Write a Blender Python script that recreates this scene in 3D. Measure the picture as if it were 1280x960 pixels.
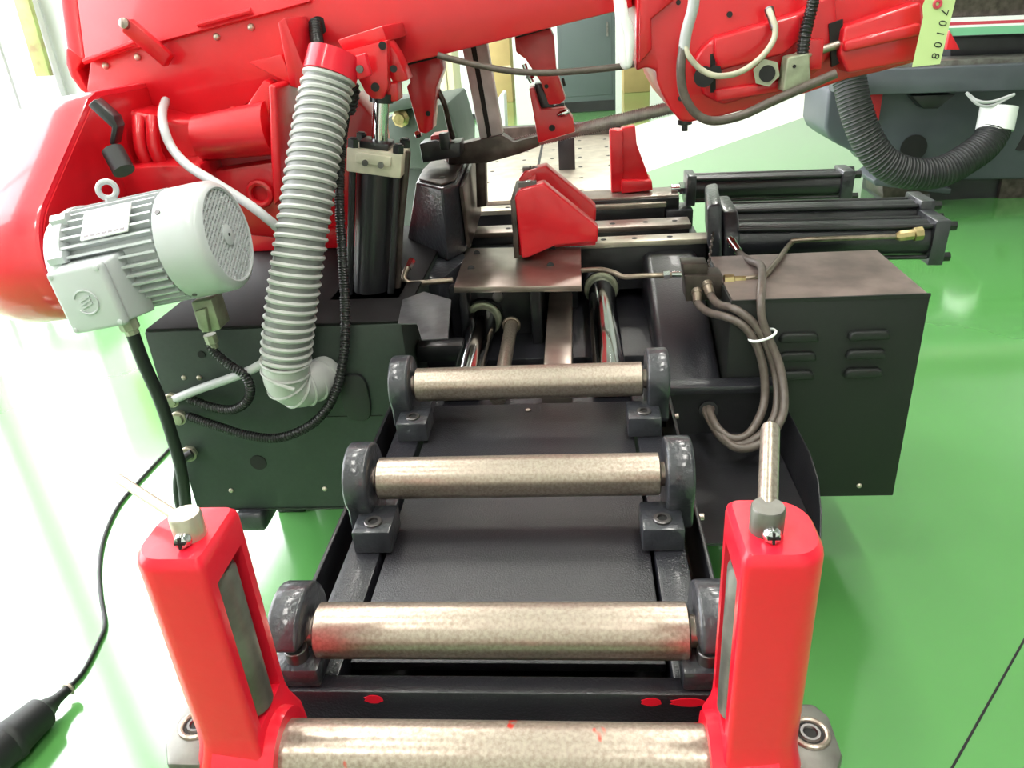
import bpy, bmesh, math, random
from mathutils import Vector, Matrix
random.seed(4)
S = bpy.context.scene
COL = S.collection
for o in list(bpy.data.objects): bpy.data.objects.remove(o)

# ------------------------------------------------------------------ camera
YAW, PIT, ROL, FPX = 0.1022, -0.4633, -0.0731, 967.3
CAM = Vector((0.0967, 0.0, 1.27))
_f = Vector((-math.sin(YAW)*math.cos(PIT), math.cos(YAW)*math.cos(PIT), math.sin(PIT)))
_r = Vector((math.cos(YAW), math.sin(YAW), 0)); _u = _r.cross(_f)
_c, _s = math.cos(ROL), math.sin(ROL)
RT = _c*_r + _s*_u; UP = -_s*_r + _c*_u; FW = _f
cd = bpy.data.cameras.new('camera'); cam = bpy.data.objects.new('camera', cd); COL.objects.link(cam)
cd.sensor_fit = 'HORIZONTAL'; cd.sensor_width = 36.0; cd.lens = FPX/1280*36.0
cd.clip_start = 0.02; cd.clip_end = 200
cam.matrix_world = Matrix(((RT.x, UP.x, -FW.x, CAM.x), (RT.y, UP.y, -FW.y, CAM.y), (RT.z, UP.z, -FW.z, CAM.z), (0, 0, 0, 1)))
S.camera = cam
# ------------------------------------------------------------------ world, exposure
W = bpy.data.worlds.new('overcast'); S.world = W; W.use_nodes = True
bg = W.node_tree.nodes['Background']; bg.inputs[0].default_value = (0.97, 0.985, 1.0, 1); bg.inputs[1].default_value = 9.5
vs = S.view_settings
vs.view_transform = 'Standard'; vs.look = 'None'; vs.gamma = 1.0; vs.use_curve_mapping = False
vs.exposure = -0.15
LAMP_W = 75.0      # watts of each ceiling lamp

# ------------------------------------------------------------------ pixel -> place (a pixel gives a direction, the plane its distance)
def ray(x, y): return RT*((x-640)/FPX) - UP*((y-480)/FPX) + FW
def _pl(x, y, ax, v):
    d = ray(x, y); return CAM + d*((v-CAM[ax])/d[ax])
def px(x, y, v): return _pl(x, y, 0, v)
def py(x, y, v): return _pl(x, y, 1, v)
def pz(x, y, v): return _pl(x, y, 2, v)

# ------------------------------------------------------------------ materials
def nt(name):
    m = bpy.data.materials.new(name); m.use_nodes = True
    n = m.node_tree; return m, n, n.nodes['Principled BSDF']
def noise_bump(n, b, scale, strength, detail=3, dist=0.002, coord='Object'):
    tc = n.nodes.new('ShaderNodeTexCoord'); t = n.nodes.new('ShaderNodeTexNoise')
    t.inputs['Scale'].default_value = scale; t.inputs['Detail'].default_value = detail
    bp = n.nodes.new('ShaderNodeBump'); bp.inputs['Strength'].default_value = strength; bp.inputs['Distance'].default_value = dist
    n.links.new(tc.outputs[coord], t.inputs['Vector']); n.links.new(t.outputs['Fac'], bp.inputs['Height']); n.links.new(bp.outputs[0], b.inputs['Normal'])
    return tc
def mat(name, col, rough=.5, metal=0, var=0.0, vscale=30, col2=None, bump=0, bscale=200, coat=0, spec=None, lo=.35, hi=.65, rvar=0, bdist=.002):
    m, n, b = nt(name)
    b.inputs['Base Color'].default_value = (*col, 1); b.inputs['Roughness'].default_value = rough; b.inputs['Metallic'].default_value = metal
    if coat: b.inputs['Coat Weight'].default_value = coat; b.inputs['Coat Roughness'].default_value = .08
    if spec is not None: b.inputs['Specular IOR Level'].default_value = spec
    if var or col2:
        c2 = col2 or tuple(c*(1-var) for c in col)
        tc = n.nodes.new('ShaderNodeTexCoord'); t = n.nodes.new('ShaderNodeTexNoise'); t.inputs['Scale'].default_value = vscale; t.inputs['Detail'].default_value = 6
        r = n.nodes.new('ShaderNodeValToRGB'); r.color_ramp.elements[0].position = lo; r.color_ramp.elements[1].position = hi
        r.color_ramp.elements[0].color = (*c2, 1); r.color_ramp.elements[1].color = (*col, 1)
        n.links.new(tc.outputs['Object'], t.inputs['Vector']); n.links.new(t.outputs['Fac'], r.inputs['Fac']); n.links.new(r.outputs[0], b.inputs['Base Color'])
        if rvar:
            mr = n.nodes.new('ShaderNodeMapRange'); mr.inputs['To Min'].default_value = rough+rvar; mr.inputs['To Max'].default_value = max(.05, rough-rvar)
            n.links.new(t.outputs['Fac'], mr.inputs['Value']); n.links.new(mr.outputs[0], b.inputs['Roughness'])
    if bump: noise_bump(n, b, bscale, bump, dist=bdist)
    return m
M = {}
M['red'] = mat('red_paint', (.64, .007, .016), .33, var=.12, vscale=9, bump=.12, bscale=60, coat=.35)
M['red_post'] = mat('red_enamel', (.80, .012, .034), .32, bump=.18, bscale=45, coat=.35, spec=.3, bdist=.003)
M['red_cover'] = mat('red_sheet', (.66, .009, .02), .38, coat=.3, bump=.05, bscale=25)
M['red_guard'] = mat('glossy_red_guard_paint', (.80, .014, .034), .34, bump=.1, bscale=30, coat=1.0)
M['black'] = mat('black_paint', (.015, .015, .018), .33, var=.3, vscale=20, bump=.12, bscale=260, coat=.1)
M['hammer'] = mat('hammered_black_paint', (.018, .018, .023), .28, bump=.6, bscale=330, coat=.1, bdist=.0012)
M['slate'] = mat('slate_casting_paint', (.036, .038, .046), .30, var=.3, vscale=25, bump=.6, bscale=90, coat=.35, bdist=.003)
M['panel'] = mat('tray_panel_paint', (.021, .020, .024), .29, bump=.8, bscale=420, coat=0, bdist=.0010)
M['cabgreen'] = mat('dark_green_cabinet_paint', (.025, .038, .031), .5, var=.15, vscale=120)
M['cabblack'] = mat('green_black_cabinet_paint', (.0075, .0095, .0085), .55, var=.15, vscale=120)
M['cabtop'] = mat('oily_brown_sheet', (.20, .15, .135), .45, col2=(.11, .08, .072), vscale=14)
M['roller'] = mat('worn_steel', (.46, .395, .335), .32, metal=.8, col2=(.27, .215, .175), vscale=260, rvar=.08, lo=.25, hi=.65)
M['zinc'] = mat('dull_zinc', (.20, .20, .18), .4, metal=.6, col2=(.12, .11, .10), vscale=30)
M['plate'] = mat('ground_steel', (.40, .34, .30), .33, metal=.85, col2=(.25, .19, .165), vscale=10, rvar=.08)
M['brightplate'] = mat('bright_ground_steel', (.62, .56, .46), .36, metal=.7, col2=(.45, .40, .33), vscale=20)
M['oldsteel'] = mat('brown_oily_steel', (.10, .08, .07), .4, metal=.6, col2=(.045, .035, .03), vscale=25)
M['chrome'] = mat('chrome', (.62, .62, .64), .10, metal=1)
M['bolt'] = mat('bolt_steel', (.16, .15, .15), .35, metal=.9)
M['dark'] = mat('dark_hole', (.006, .006, .006), .7)
M['rubber'] = mat('black_rubber', (.012, .013, .014), .5)
M['conduit'] = mat('black_conduit', (.012, .012, .013), .35)
M['greyplastic'] = mat('grey_cable', (.46, .47, .48), .4)
M['hose'] = mat('grey_hose', (.21, .22, .215), .42, var=.2, vscale=25)
M['hoserib'] = mat('pale_hose_rib', (.46, .465, .455), .35)
M['motor'] = mat('motor_grey_paint', (.50, .525, .535), .36, coat=.3, bump=.05, bscale=50)
M['white'] = mat('white_paint', (.86, .87, .87), .4)
M['beige'] = mat('beige_paint', (.58, .54, .42), .45, var=.25, vscale=30)
M['limit'] = mat('grey_green_cast_metal', (.36, .38, .27), .42, metal=.3, var=.3, vscale=40)
M['galv'] = mat('galvanised_column', (.62, .58, .60), .4, metal=.1, var=.3, vscale=20)
M['deck'] = mat('oily_black_deck', (.008, .007, .008), .65, var=.4, vscale=12, spec=.2)
M['shelf'] = mat('grey_painted_shelf', (.075, .073, .08), .4, var=.35, vscale=40, bump=.3, bscale=90)
M['brass'] = mat('brass', (.45, .36, .18), .35, metal=.9, var=.3, vscale=50)
M['pipe'] = mat('oily_steel_pipe', (.34, .28, .22), .34, metal=.8, var=.4, vscale=40)
M['oilhose'] = mat('brown_oil_hose', (.12, .095, .08), .38, var=.3, vscale=60)
M['paper'] = mat('pale_green_tag_card', (.58, .72, .33), .7)
M['ink'] = mat('ink', (.02, .03, .02), .7)
M['card'] = mat('cardboard', (.52, .37, .16), .8, var=.1, vscale=6)
M['bgcab'] = mat('dark_grey_cabinet', (.075, .095, .095), .5)
M['lightgrey'] = mat('light_grey_panel', (.62, .64, .64), .5)
M['partition'] = mat('pale_grey_partition', (.6, .61, .61), .6, var=.12, vscale=3)
M['cream'] = mat('cream_panel', (.74, .68, .46), .5)
M['bgmachine'] = mat('grey_machine_paint', (.075, .085, .10), .42, var=.2, vscale=5)
M['bggreen'] = mat('grey_green_machine', (.045, .065, .05), .5, var=.2, vscale=8)
M['blade'] = mat('saw_band_steel', (.48, .43, .43), .32, metal=.7, var=.3, vscale=30)
M['wall'] = mat('off_white_wall', (.78, .78, .75), .8)
M['greywall'] = mat('grey_wall', (.34, .35, .34), .8)
M['ceil'] = mat('ceiling_paint', (.52, .52, .51), .9)
M['lampbody'] = mat('lamp_body', (.8, .8, .8), .5)
M['greenbar'] = mat('yellow_green_bar', (.42, .55, .18), .5, col2=(.30, .22, .10), vscale=9)
M['stripe_red'] = mat('red_stripe', (.55, .05, .08), .5)
M['stripe_green'] = mat('green_stripe', (.18, .48, .28), .5)
M['bluecloth'] = mat('blue_cloth', (.25, .28, .48), .8, var=.3, vscale=30)
M['outdoor'] = mat('pale_concrete', (.5, .5, .48), .9)
m, n, b = nt('lamp_diffuser'); b.inputs['Emission Color'].default_value = (1, .97, .93, 1); b.inputs['Emission Strength'].default_value = 6; M['lampglow'] = m
# floor: glossy green epoxy, fine orange-peel
m, n, b = nt('green_epoxy_floor')
b.inputs['Roughness'].default_value = .16; b.inputs['IOR'].default_value = 1.6
b.inputs['Coat Weight'].default_value = 1.0; b.inputs['Coat Roughness'].default_value = .09; b.inputs['Coat IOR'].default_value = 1.8
tc = n.nodes.new('ShaderNodeTexCoord'); t = n.nodes.new('ShaderNodeTexNoise'); t.inputs['Scale'].default_value = 1.4; t.inputs['Detail'].default_value = 5
r = n.nodes.new('ShaderNodeValToRGB'); r.color_ramp.elements[0].position = .3; r.color_ramp.elements[1].position = .7
r.color_ramp.elements[0].color = (.098, .315, .080, 1); r.color_ramp.elements[1].color = (.112, .350, .094, 1)
n.links.new(tc.outputs['Object'], t.inputs['Vector']); n.links.new(t.outputs['Fac'], r.inputs['Fac']); n.links.new(r.outputs[0], b.inputs['Base Color'])
t2 = n.nodes.new('ShaderNodeTexNoise'); t2.inputs['Scale'].default_value = 9; t2.inputs['Detail'].default_value = 2
bp = n.nodes.new('ShaderNodeBump'); bp.inputs['Strength'].default_value = .06; bp.inputs['Distance'].default_value = .01
n.links.new(tc.outputs['Object'], t2.inputs['Vector']); n.links.new(t2.outputs['Fac'], bp.inputs['Height']); n.links.new(bp.outputs[0], b.inputs['Normal'])
M['floor'] = m
M['floorwhite'] = mat('white_floor_paint', (.80, .80, .74), .3, coat=.4)
# window glass
m = bpy.data.materials.new('window_glass'); m.use_nodes = True; n = m.node_tree; n.nodes.clear()
o_ = n.nodes.new('ShaderNodeOutputMaterial'); mx = n.nodes.new('ShaderNodeMixShader'); tr = n.nodes.new('ShaderNodeBsdfTransparent'); gl = n.nodes.new('ShaderNodeBsdfGlossy')
gl.inputs['Roughness'].default_value = .02; mx.inputs[0].default_value = .06
n.links.new(tr.outputs[0], mx.inputs[1]); n.links.new(gl.outputs[0], mx.inputs[2]); n.links.new(mx.outputs[0], o_.inputs[0]); M['glass'] = m
# front roller with red paint smears
m = M['roller'].copy(); m.name = 'worn_steel_red_smears'; n = m.node_tree; b = n.nodes['Principled BSDF']
tc = n.nodes.new('ShaderNodeTexCoord'); t = n.nodes.new('ShaderNodeTexNoise'); t.inputs['Scale'].default_value = 16; t.inputs['Detail'].default_value = 3
mp = n.nodes.new('ShaderNodeMapping'); mp.inputs['Scale'].default_value = (1.6, .7, .7)
r = n.nodes.new('ShaderNodeValToRGB'); r.color_ramp.elements[0].position = .655; r.color_ramp.elements[1].position = .67
mix = n.nodes.new('ShaderNodeMix'); mix.data_type = 'RGBA'; mix.inputs[7].default_value = (.75, .05, .03, 1)
src = b.inputs['Base Color'].links[0].from_socket
n.links.new(tc.outputs['Object'], mp.inputs['Vector']); n.links.new(mp.outputs[0], t.inputs['Vector']); n.links.new(t.outputs['Fac'], r.inputs['Fac']); n.links.new(r.outputs[0], mix.inputs[0])
n.links.new(src, mix.inputs[6]); n.links.new(mix.outputs[2], b.inputs['Base Color']); M['roller_red'] = m

# ------------------------------------------------------------------ mesh helpers
V = Vector
def catmull(pts, k=10):
    pts = [V(p) for p in pts]
    if len(pts) < 3: return pts
    q = [pts[0]*2-pts[1]] + pts + [pts[-1]*2-pts[-2]]; out = []
    for i in range(1, len(q)-2):
        a, b_, c, d = q[i-1:i+3]
        for j in range(k):
            t = j/k
            out.append(.5*((2*b_)+(c-a)*t+(2*a-5*b_+4*c-d)*t*t+(3*b_-a-3*c+d)*t**3))
    out.append(pts[-1]); return out
def frames(path):
    T = []
    for i in range(len(path)):
        a = path[max(0, i-1)]; b_ = path[min(len(path)-1, i+1)]; T.append((b_-a).normalized())
    n0 = T[0].orthogonal().normalized(); N = [n0]
    for i in range(1, len(path)):
        v = N[-1]-T[i]*N[-1].dot(T[i]); N.append(v.normalized())
    return T, N
class MB:
    def __init__(s): s.v = []; s.f = []
    def add(s, vs_, fs):
        o = len(s.v); s.v += [V(p) for p in vs_]; s.f += [tuple(i+o for i in f) for f in fs]; return s
    def box(s, x0, x1, y0, y1, z0, z1):
        return s.add([(x0,y0,z0),(x1,y0,z0),(x1,y1,z0),(x0,y1,z0),(x0,y0,z1),(x1,y0,z1),(x1,y1,z1),(x0,y1,z1)],
            [(3,2,1,0),(4,5,6,7),(0,1,5,4),(1,2,6,5),(2,3,7,6),(3,0,4,7)])
    def obox(s, c, ax, ay, az):      # centre and three half-axis vectors
        c = V(c); ax = V(ax); ay = V(ay); az = V(az)
        vs_ = [c+ax*i+ay*j+az*k for k in (-1,1) for j in (-1,1) for i in (-1,1)]
        return s.add(vs_, [(2,3,1,0),(4,5,7,6),(0,1,5,4),(1,3,7,5),(3,2,6,7),(2,0,4,6)])
    def loft(s, A, B):
        A = [V(p) for p in A]; B = [V(p) for p in B]; n_ = len(A)
        fs = [(i, (i+1) % n_, n_+(i+1) % n_, n_+i) for i in range(n_)]
        fs += [tuple(range(n_))[::-1], tuple(range(n_, 2*n_))]
        return s.add(A+B, fs)
    def prism(s, P, d):
        d = V(d); P = [V(p) for p in P]; return s.loft(P, [p+d for p in P])
    def ring(s, rings, caps=True):   # list of equal-length rings
        n_ = len(rings[0]); vs_ = [p for r_ in rings for p in r_]; fs = []
        for k in range(len(rings)-1):
            for i in range(n_): fs.append((k*n_+i, k*n_+(i+1) % n_, (k+1)*n_+(i+1) % n_, (k+1)*n_+i))
        if caps: fs += [tuple(range(n_))[::-1], tuple(range((len(rings)-1)*n_, len(rings)*n_))]
        return s.add(vs_, fs)
    def cyl(s, a, b_, r0, r1=None, seg=24):
        a = V(a); b_ = V(b_); r1 = r0 if r1 is None else r1
        t = (b_-a).normalized(); n_ = t.orthogonal().normalized(); m_ = t.cross(n_)
        R = lambda c, r_: [c+(n_*math.cos(2*math.pi*i/seg)+m_*math.sin(2*math.pi*i/seg))*r_ for i in range(seg)]
        return s.ring([R(a, r0), R(b_, r1)])
    def lathe(s, a, d, prof, seg=32):  # prof: (distance along d, radius)
        a = V(a); t = V(d).normalized(); n_ = t.orthogonal().normalized(); m_ = t.cross(n_)
        return s.ring([[a+t*h+(n_*math.cos(2*math.pi*i/seg)+m_*math.sin(2*math.pi*i/seg))*max(r_, 1e-4) for i in range(seg)] for h, r_ in prof])
    def tube(s, pts, r_, seg=10, k=8, smooth=True):
        path = catmull(pts, k) if smooth else [V(p) for p in pts]
        T, N = frames(path); rf = r_ if callable(r_) else (lambda t: r_)
        rr = []
        for i, p in enumerate(path):
            m_ = T[i].cross(N[i]); q = rf(i/(len(path)-1))
            rr.append([p+(N[i]*math.cos(2*math.pi*j/seg)+m_*math.sin(2*math.pi*j/seg))*q for j in range(seg)])
        return s.ring(rr)
    def torus(s, c, ax, R, r_, seg=28, k=8, arc=1.0):
        c = V(c); t = V(ax).normalized(); n_ = t.orthogonal().normalized(); m_ = t.cross(n_); rr = []
        for i in range(seg+1):
            a = 2*math.pi*arc*i/seg; d = n_*math.cos(a)+m_*math.sin(a)
            rr.append([c+d*R+(d*math.cos(2*math.pi*j/k)+t*math.sin(2*math.pi*j/k))*r_ for j in range(k)])
        return s.ring(rr, caps=arc < 1)
    def build(s, name, m_, parent=None, bev=0, bseg=2, sharp=40):
        me = bpy.data.meshes.new(name)
        org = parent.matrix_world.translation.copy() if parent is not None else V((0, 0, 0))
        P = parent
        off = V((0, 0, 0))
        while P is not None: off += P.location; P = P.parent
        me.from_pydata([tuple(p-off) for p in s.v], [], s.f)
        bm = bmesh.new(); bm.from_mesh(me); bmesh.ops.recalc_face_normals(bm, faces=bm.faces)
        if bev:
            es = [e for e in bm.edges if len(e.link_faces) == 2 and e.calc_face_angle(0) > math.radians(32)]
            try: bmesh.ops.bevel(bm, geom=es, offset=bev, segments=bseg, profile=.5, affect='EDGES', clamp_overlap=True)
            except Exception: pass
        bm.to_mesh(me); bm.free()
        me.shade_smooth(); me.set_sharp_from_angle(angle=math.radians(sharp))
        me.materials.append(M[m_])
        o = bpy.data.objects.new(name, me); COL.objects.link(o); o.parent = parent
        return o
def thing(name, loc, label, cat, group=None):
    o = bpy.data.objects.new(name, None); COL.objects.link(o); o.location = loc; o.empty_display_size = .05
    return tag(o, label, cat, group)
def tag(o, label, cat, group=None):
    o['label'] = label; o['category'] = cat
    if group: o['group'] = group
    return o
def struct(o): o['kind'] = 'structure'; return o
def P_(pts, f, v): return [f(x, y, v) for x, y in pts]

# ================================================================== the setting
XL, XR, YB, YF, HC = -3.9, 6.5, -4.0, 16.0, 5.8
fl = struct(MB().box(XL, XR, YB, YF, -.05, 0).build('floor', 'floor'))
a, b_ = V((.729, .967, 0)), V((1.0, 1.272, 0)); d = (b_-a).normalized(); nn = V((-d.y, d.x, 0))*.0022
p0, p1 = a-d*1.2, b_+d*3.0
MB().prism([p0-nn, p1-nn, p1+nn, p0+nn], (0, 0, .0006)).build('floor_joint', 'dark', fl)
a, b_ = V((.673, 6.139, 0)), V((2.427, 8.362, 0)); d = (b_-a).normalized(); nn = V((-d.y, d.x, 0))
MB().prism([a-d*3.3, b_+d*6, b_+d*6+nn*1.35, a-d*3.3+nn*1.35], (0, 0, .0008)).build('painted_walkway', 'floorwhite', fl)
struct(MB().box(XL-.2, XR+.2, YB-.2, YF+.2, HC, HC+.1).build('ceiling', 'ceil'))
struct(MB().box(XL-.2, XR+.2, YF, YF+.2, 0, HC).build('wall_back', 'wall'))
struct(MB().box(XL-.2, XR+.2, YB-.2, YB, 0, HC).build('wall_front', 'wall'))
struct(MB().box(XR, XR+.2, YB, YF, 0, HC).build('wall_right', 'greywall'))
# left wall: daylight windows between piers
wy = [(-.4, 4.5), (4.57, 9.5), (9.57, 14.4)]
SILL, HEAD = .25, 5.3
mb = MB().box(XL-.2, XL, YB, YF, 0, SILL).box(XL-.2, XL, YB, YF, HEAD, HC)
ys = [YB] + [q for w_ in wy for q in w_] + [YF]
for i in range(0, len(ys), 2): mb.box(XL-.2, XL, ys[i], ys[i+1], SILL, HEAD)
struct(mb.build('wall_left', 'wall'))
for i, (y0, y1) in enumerate(wy):
    f = MB().box(XL-.13, XL-.07, y0, y1, SILL, SILL+.06).box(XL-.13, XL-.07, y0, y1, HEAD-.06, HEAD)
    for q in (y0, (y0+y1)/2-.03, y1-.06): f.box(XL-.13, XL-.07, q, q+.06, SILL+.06, HEAD-.06)
    fr = struct(f.build('window_%d' % (i+1), 'lightgrey'))
    for k in range(2):
        ya = y0+.06+k*((y1-y0)/2-.03); MB().box(XL-.102, XL-.098, ya, ya+(y1-y0)/2-.09, SILL+.06, HEAD-.06).build('pane', 'glass', fr)
    L = bpy.data.lights.new('window_portal', 'AREA'); L.shape = 'RECTANGLE'; L.size = HEAD-SILL; L.size_y = y1-y0; L.cycles.is_portal = True
    lo = bpy.data.objects.new('window_portal', L); COL.objects.link(lo); lo.location = (XL-.16, (y0+y1)/2, (SILL+HEAD)/2); lo.rotation_euler = (0, -math.pi/2, 0)
struct(MB().box(-30, XL-.2, -20, 30, -.25, -.15).build('ground_outside', 'outdoor'))
# ceiling lamps
k = 0
for X_ in (-1.9, 1.35):
    for Y_ in (-2.4, .2, 2.8, 5.4, 8.0, 10.6):
        lp = thing('ceiling_lamp', (X_, Y_, HC), 'long white fluorescent lamp hanging flat under the ceiling', 'lamp', 'ceiling lamps')
        MB().box(X_-.28, X_+.28, Y_-.65, Y_+.65, HC-.09, HC).build('housing', 'lampbody', lp, .01)
        MB().box(X_-.26, X_+.26, Y_-.62, Y_+.62, HC-.10, HC-.091).build('diffuser', 'lampglow', lp)
        L = bpy.data.lights.new('lamp_light', 'AREA'); L.shape = 'RECTANGLE'; L.size = .50; L.size_y = 1.24; L.energy = LAMP_W; L.color = (1, .96, .90)
        lo = bpy.data.objects.new('lamp_light', L); COL.objects.link(lo); lo.location = (X_, Y_, HC-.11)

# ================================================================== roller table
rt = thing('roller_table', (0, .62, 0), 'black steel infeed roller table with four worn steel rollers', 'roller table')
RY = (1.2215, .922, .6227)
for sx in (-1, 1):
    xo = -.272 if sx < 0 else .258
    x0, x1 = sorted((sx*.19 if sx < 0 else .186, sx*.238 if sx < 0 else .228))
    MB().box(x0, x1, .575, 1.42, .52, .592).build('side_rail', 'hammer', rt, .003)
    MB().box(min(xo, xo-sx*.006), max(xo, xo-sx*.006), .60, 1.42, .47, .590).build('side_wall', 'black', rt, .0015)
    MB().box(min(xo, x0), max(xo, x1), .60, 1.42, .475, .482).build('gutter_floor', 'oldsteel', rt)
pn = MB().box(-.183, .181, .645, 1.275, .575, .588).build('tray_panel', 'panel', rt, .002)
MB().lathe(pz(660, 513, .588), (0, 0, 1), [(0, .006), (.002, .006), (.0035, .004), (.004, 0)], 16).build('screw', 'plate', pn)
MB().box(-.26, .25, 1.275, 1.42, .53, .57).build('rear_cross_plate', 'hammer', rt, .002)
MB().box(-.295, .29, .574, .598, .565, .620).build('front_cross_bar', 'hammer', rt, .003)
MB().box(-.19, .186, .582, 1.2, .47, .48).build('dark_gap_sheet', 'black', rt)  # black sheet added so the gap under the third roller stays dark
MB().box(-.05, .05, .66, .76, .012, .470).build('support_leg', 'black', rt, .003)
MB().box(-.14, .14, .58, .84, 0, .012).build('foot_plate', 'black', rt, .002)
for i, Y_ in enumerate(RY):
    rl = MB().lathe((-.2, Y_, .66), (1, 0, 0), [(0, .027), (.002, .0300), (.398, .0300), (.4, .027)], 48).build('roller', 'roller', rt)
    MB().cyl((-.222, Y_, .66), (-.2, Y_, .66), .017).build('axle', 'plate', rl)
    MB().cyl((.2, Y_, .66), (.222, Y_, .66), .017).build('axle', 'plate', rl)
    for sx in (-1, 1):
        xi, xo2 = (-.206, -.241) if sx < 0 else (.206, .243)
        x0, x1 = min(xi, xo2), max(xi, xo2)
        prof = []
        for j in range(21):
            a_ = math.radians(-35+250*j/20); prof.append((Y_+.052*math.cos(a_), .662+.052*math.sin(a_)))
        if i == 2: prof = [(max(p, .608), q) if q < .668 else (p, q) for p, q in prof]
        prof += [((.608 if i == 2 else Y_-.042), .60), ((.612 if i == 2 else Y_-.036), .592), (Y_+.036, .592), (Y_+.042, .60)]
        br = MB().prism([(x0, p, q) for p, q in prof], (x1-x0, 0, 0)).build('bearing_bracket', 'slate', rt, .005, 3)
        fx0, fx1 = (-.226, -.172) if sx < 0 else (.170, .226)
        if i == 2: fx0, fx1 = (-.246, -.192) if sx < 0 else (.190, .246)
        fy = Y_-.086; ft_z = .629
        if i == 2: fy = .5995; ft_z = .646
        if i == 2: ft = MB().box(fx0, fx1, .578, .640, .6205, ft_z).build('foot', 'slate', br, .004)
        else: ft = MB().box(fx0, fx1, fy, Y_-.02, .592, ft_z).build('foot', 'slate', br, .004)
        cx, cy = (fx0+fx1)/2, fy+.022
        if i == 2: cy = .597
        up = .014 if i == 2 else .003
        bo = MB().lathe((cx, cy, ft_z-.0005), (0, 0, 1), [(0, .0125), (up, .0125), (up+.001, .0115), (up+.001, .007), (up-.006+.001, .0065)], 24).build('socket_bolt', 'bolt', br)
        MB().cyl((cx, cy, ft_z+up-.0035), (cx, cy, ft_z+up-.002), .0066, seg=6).build('hex_socket', 'dark', br)
    MB().cyl((.2585, Y_+.01, .578), (.266, Y_+.01, .578), .005, seg=10).build('side_bolt', 'plate', rt)
r4 = MB().lathe((-.21, .474, .653), (1, 0, 0), [(0, .029), (.001, .030), (.419, .030), (.42, .029)], 48).build('front_roller', 'roller_red', rt)
MB().cyl((-.285, .474, .653), (.285, .474, .653), .014).build('axle', 'oldsteel', r4)
for (x_, w_) in ((.196, .018), (.158, .010), (-.135, .010)):
    mm = MB(); c0 = V((x_, .5736, .610)); seg = [c0+V((w_*math.cos(a_*math.pi/8)*(1+.15*math.sin(a_*3)), 0, .006*math.sin(a_*math.pi/8))) for a_ in range(16)]
    mm.prism(seg, (0, -.0006, 0)).build('red_paint_splash', 'red_post', rt)
MB().box(-.295, .29, .582, .588, .46, .566).build('front_sheet', 'black', rt)  # unseen sheet added to keep green floor light out below the bar
MB().box(-.29, .285, .43, .574, .556, .566).build('light_block_shelf', 'black', rt, .002)  # unseen plate added to block the floor's green reflection on the bar
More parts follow.
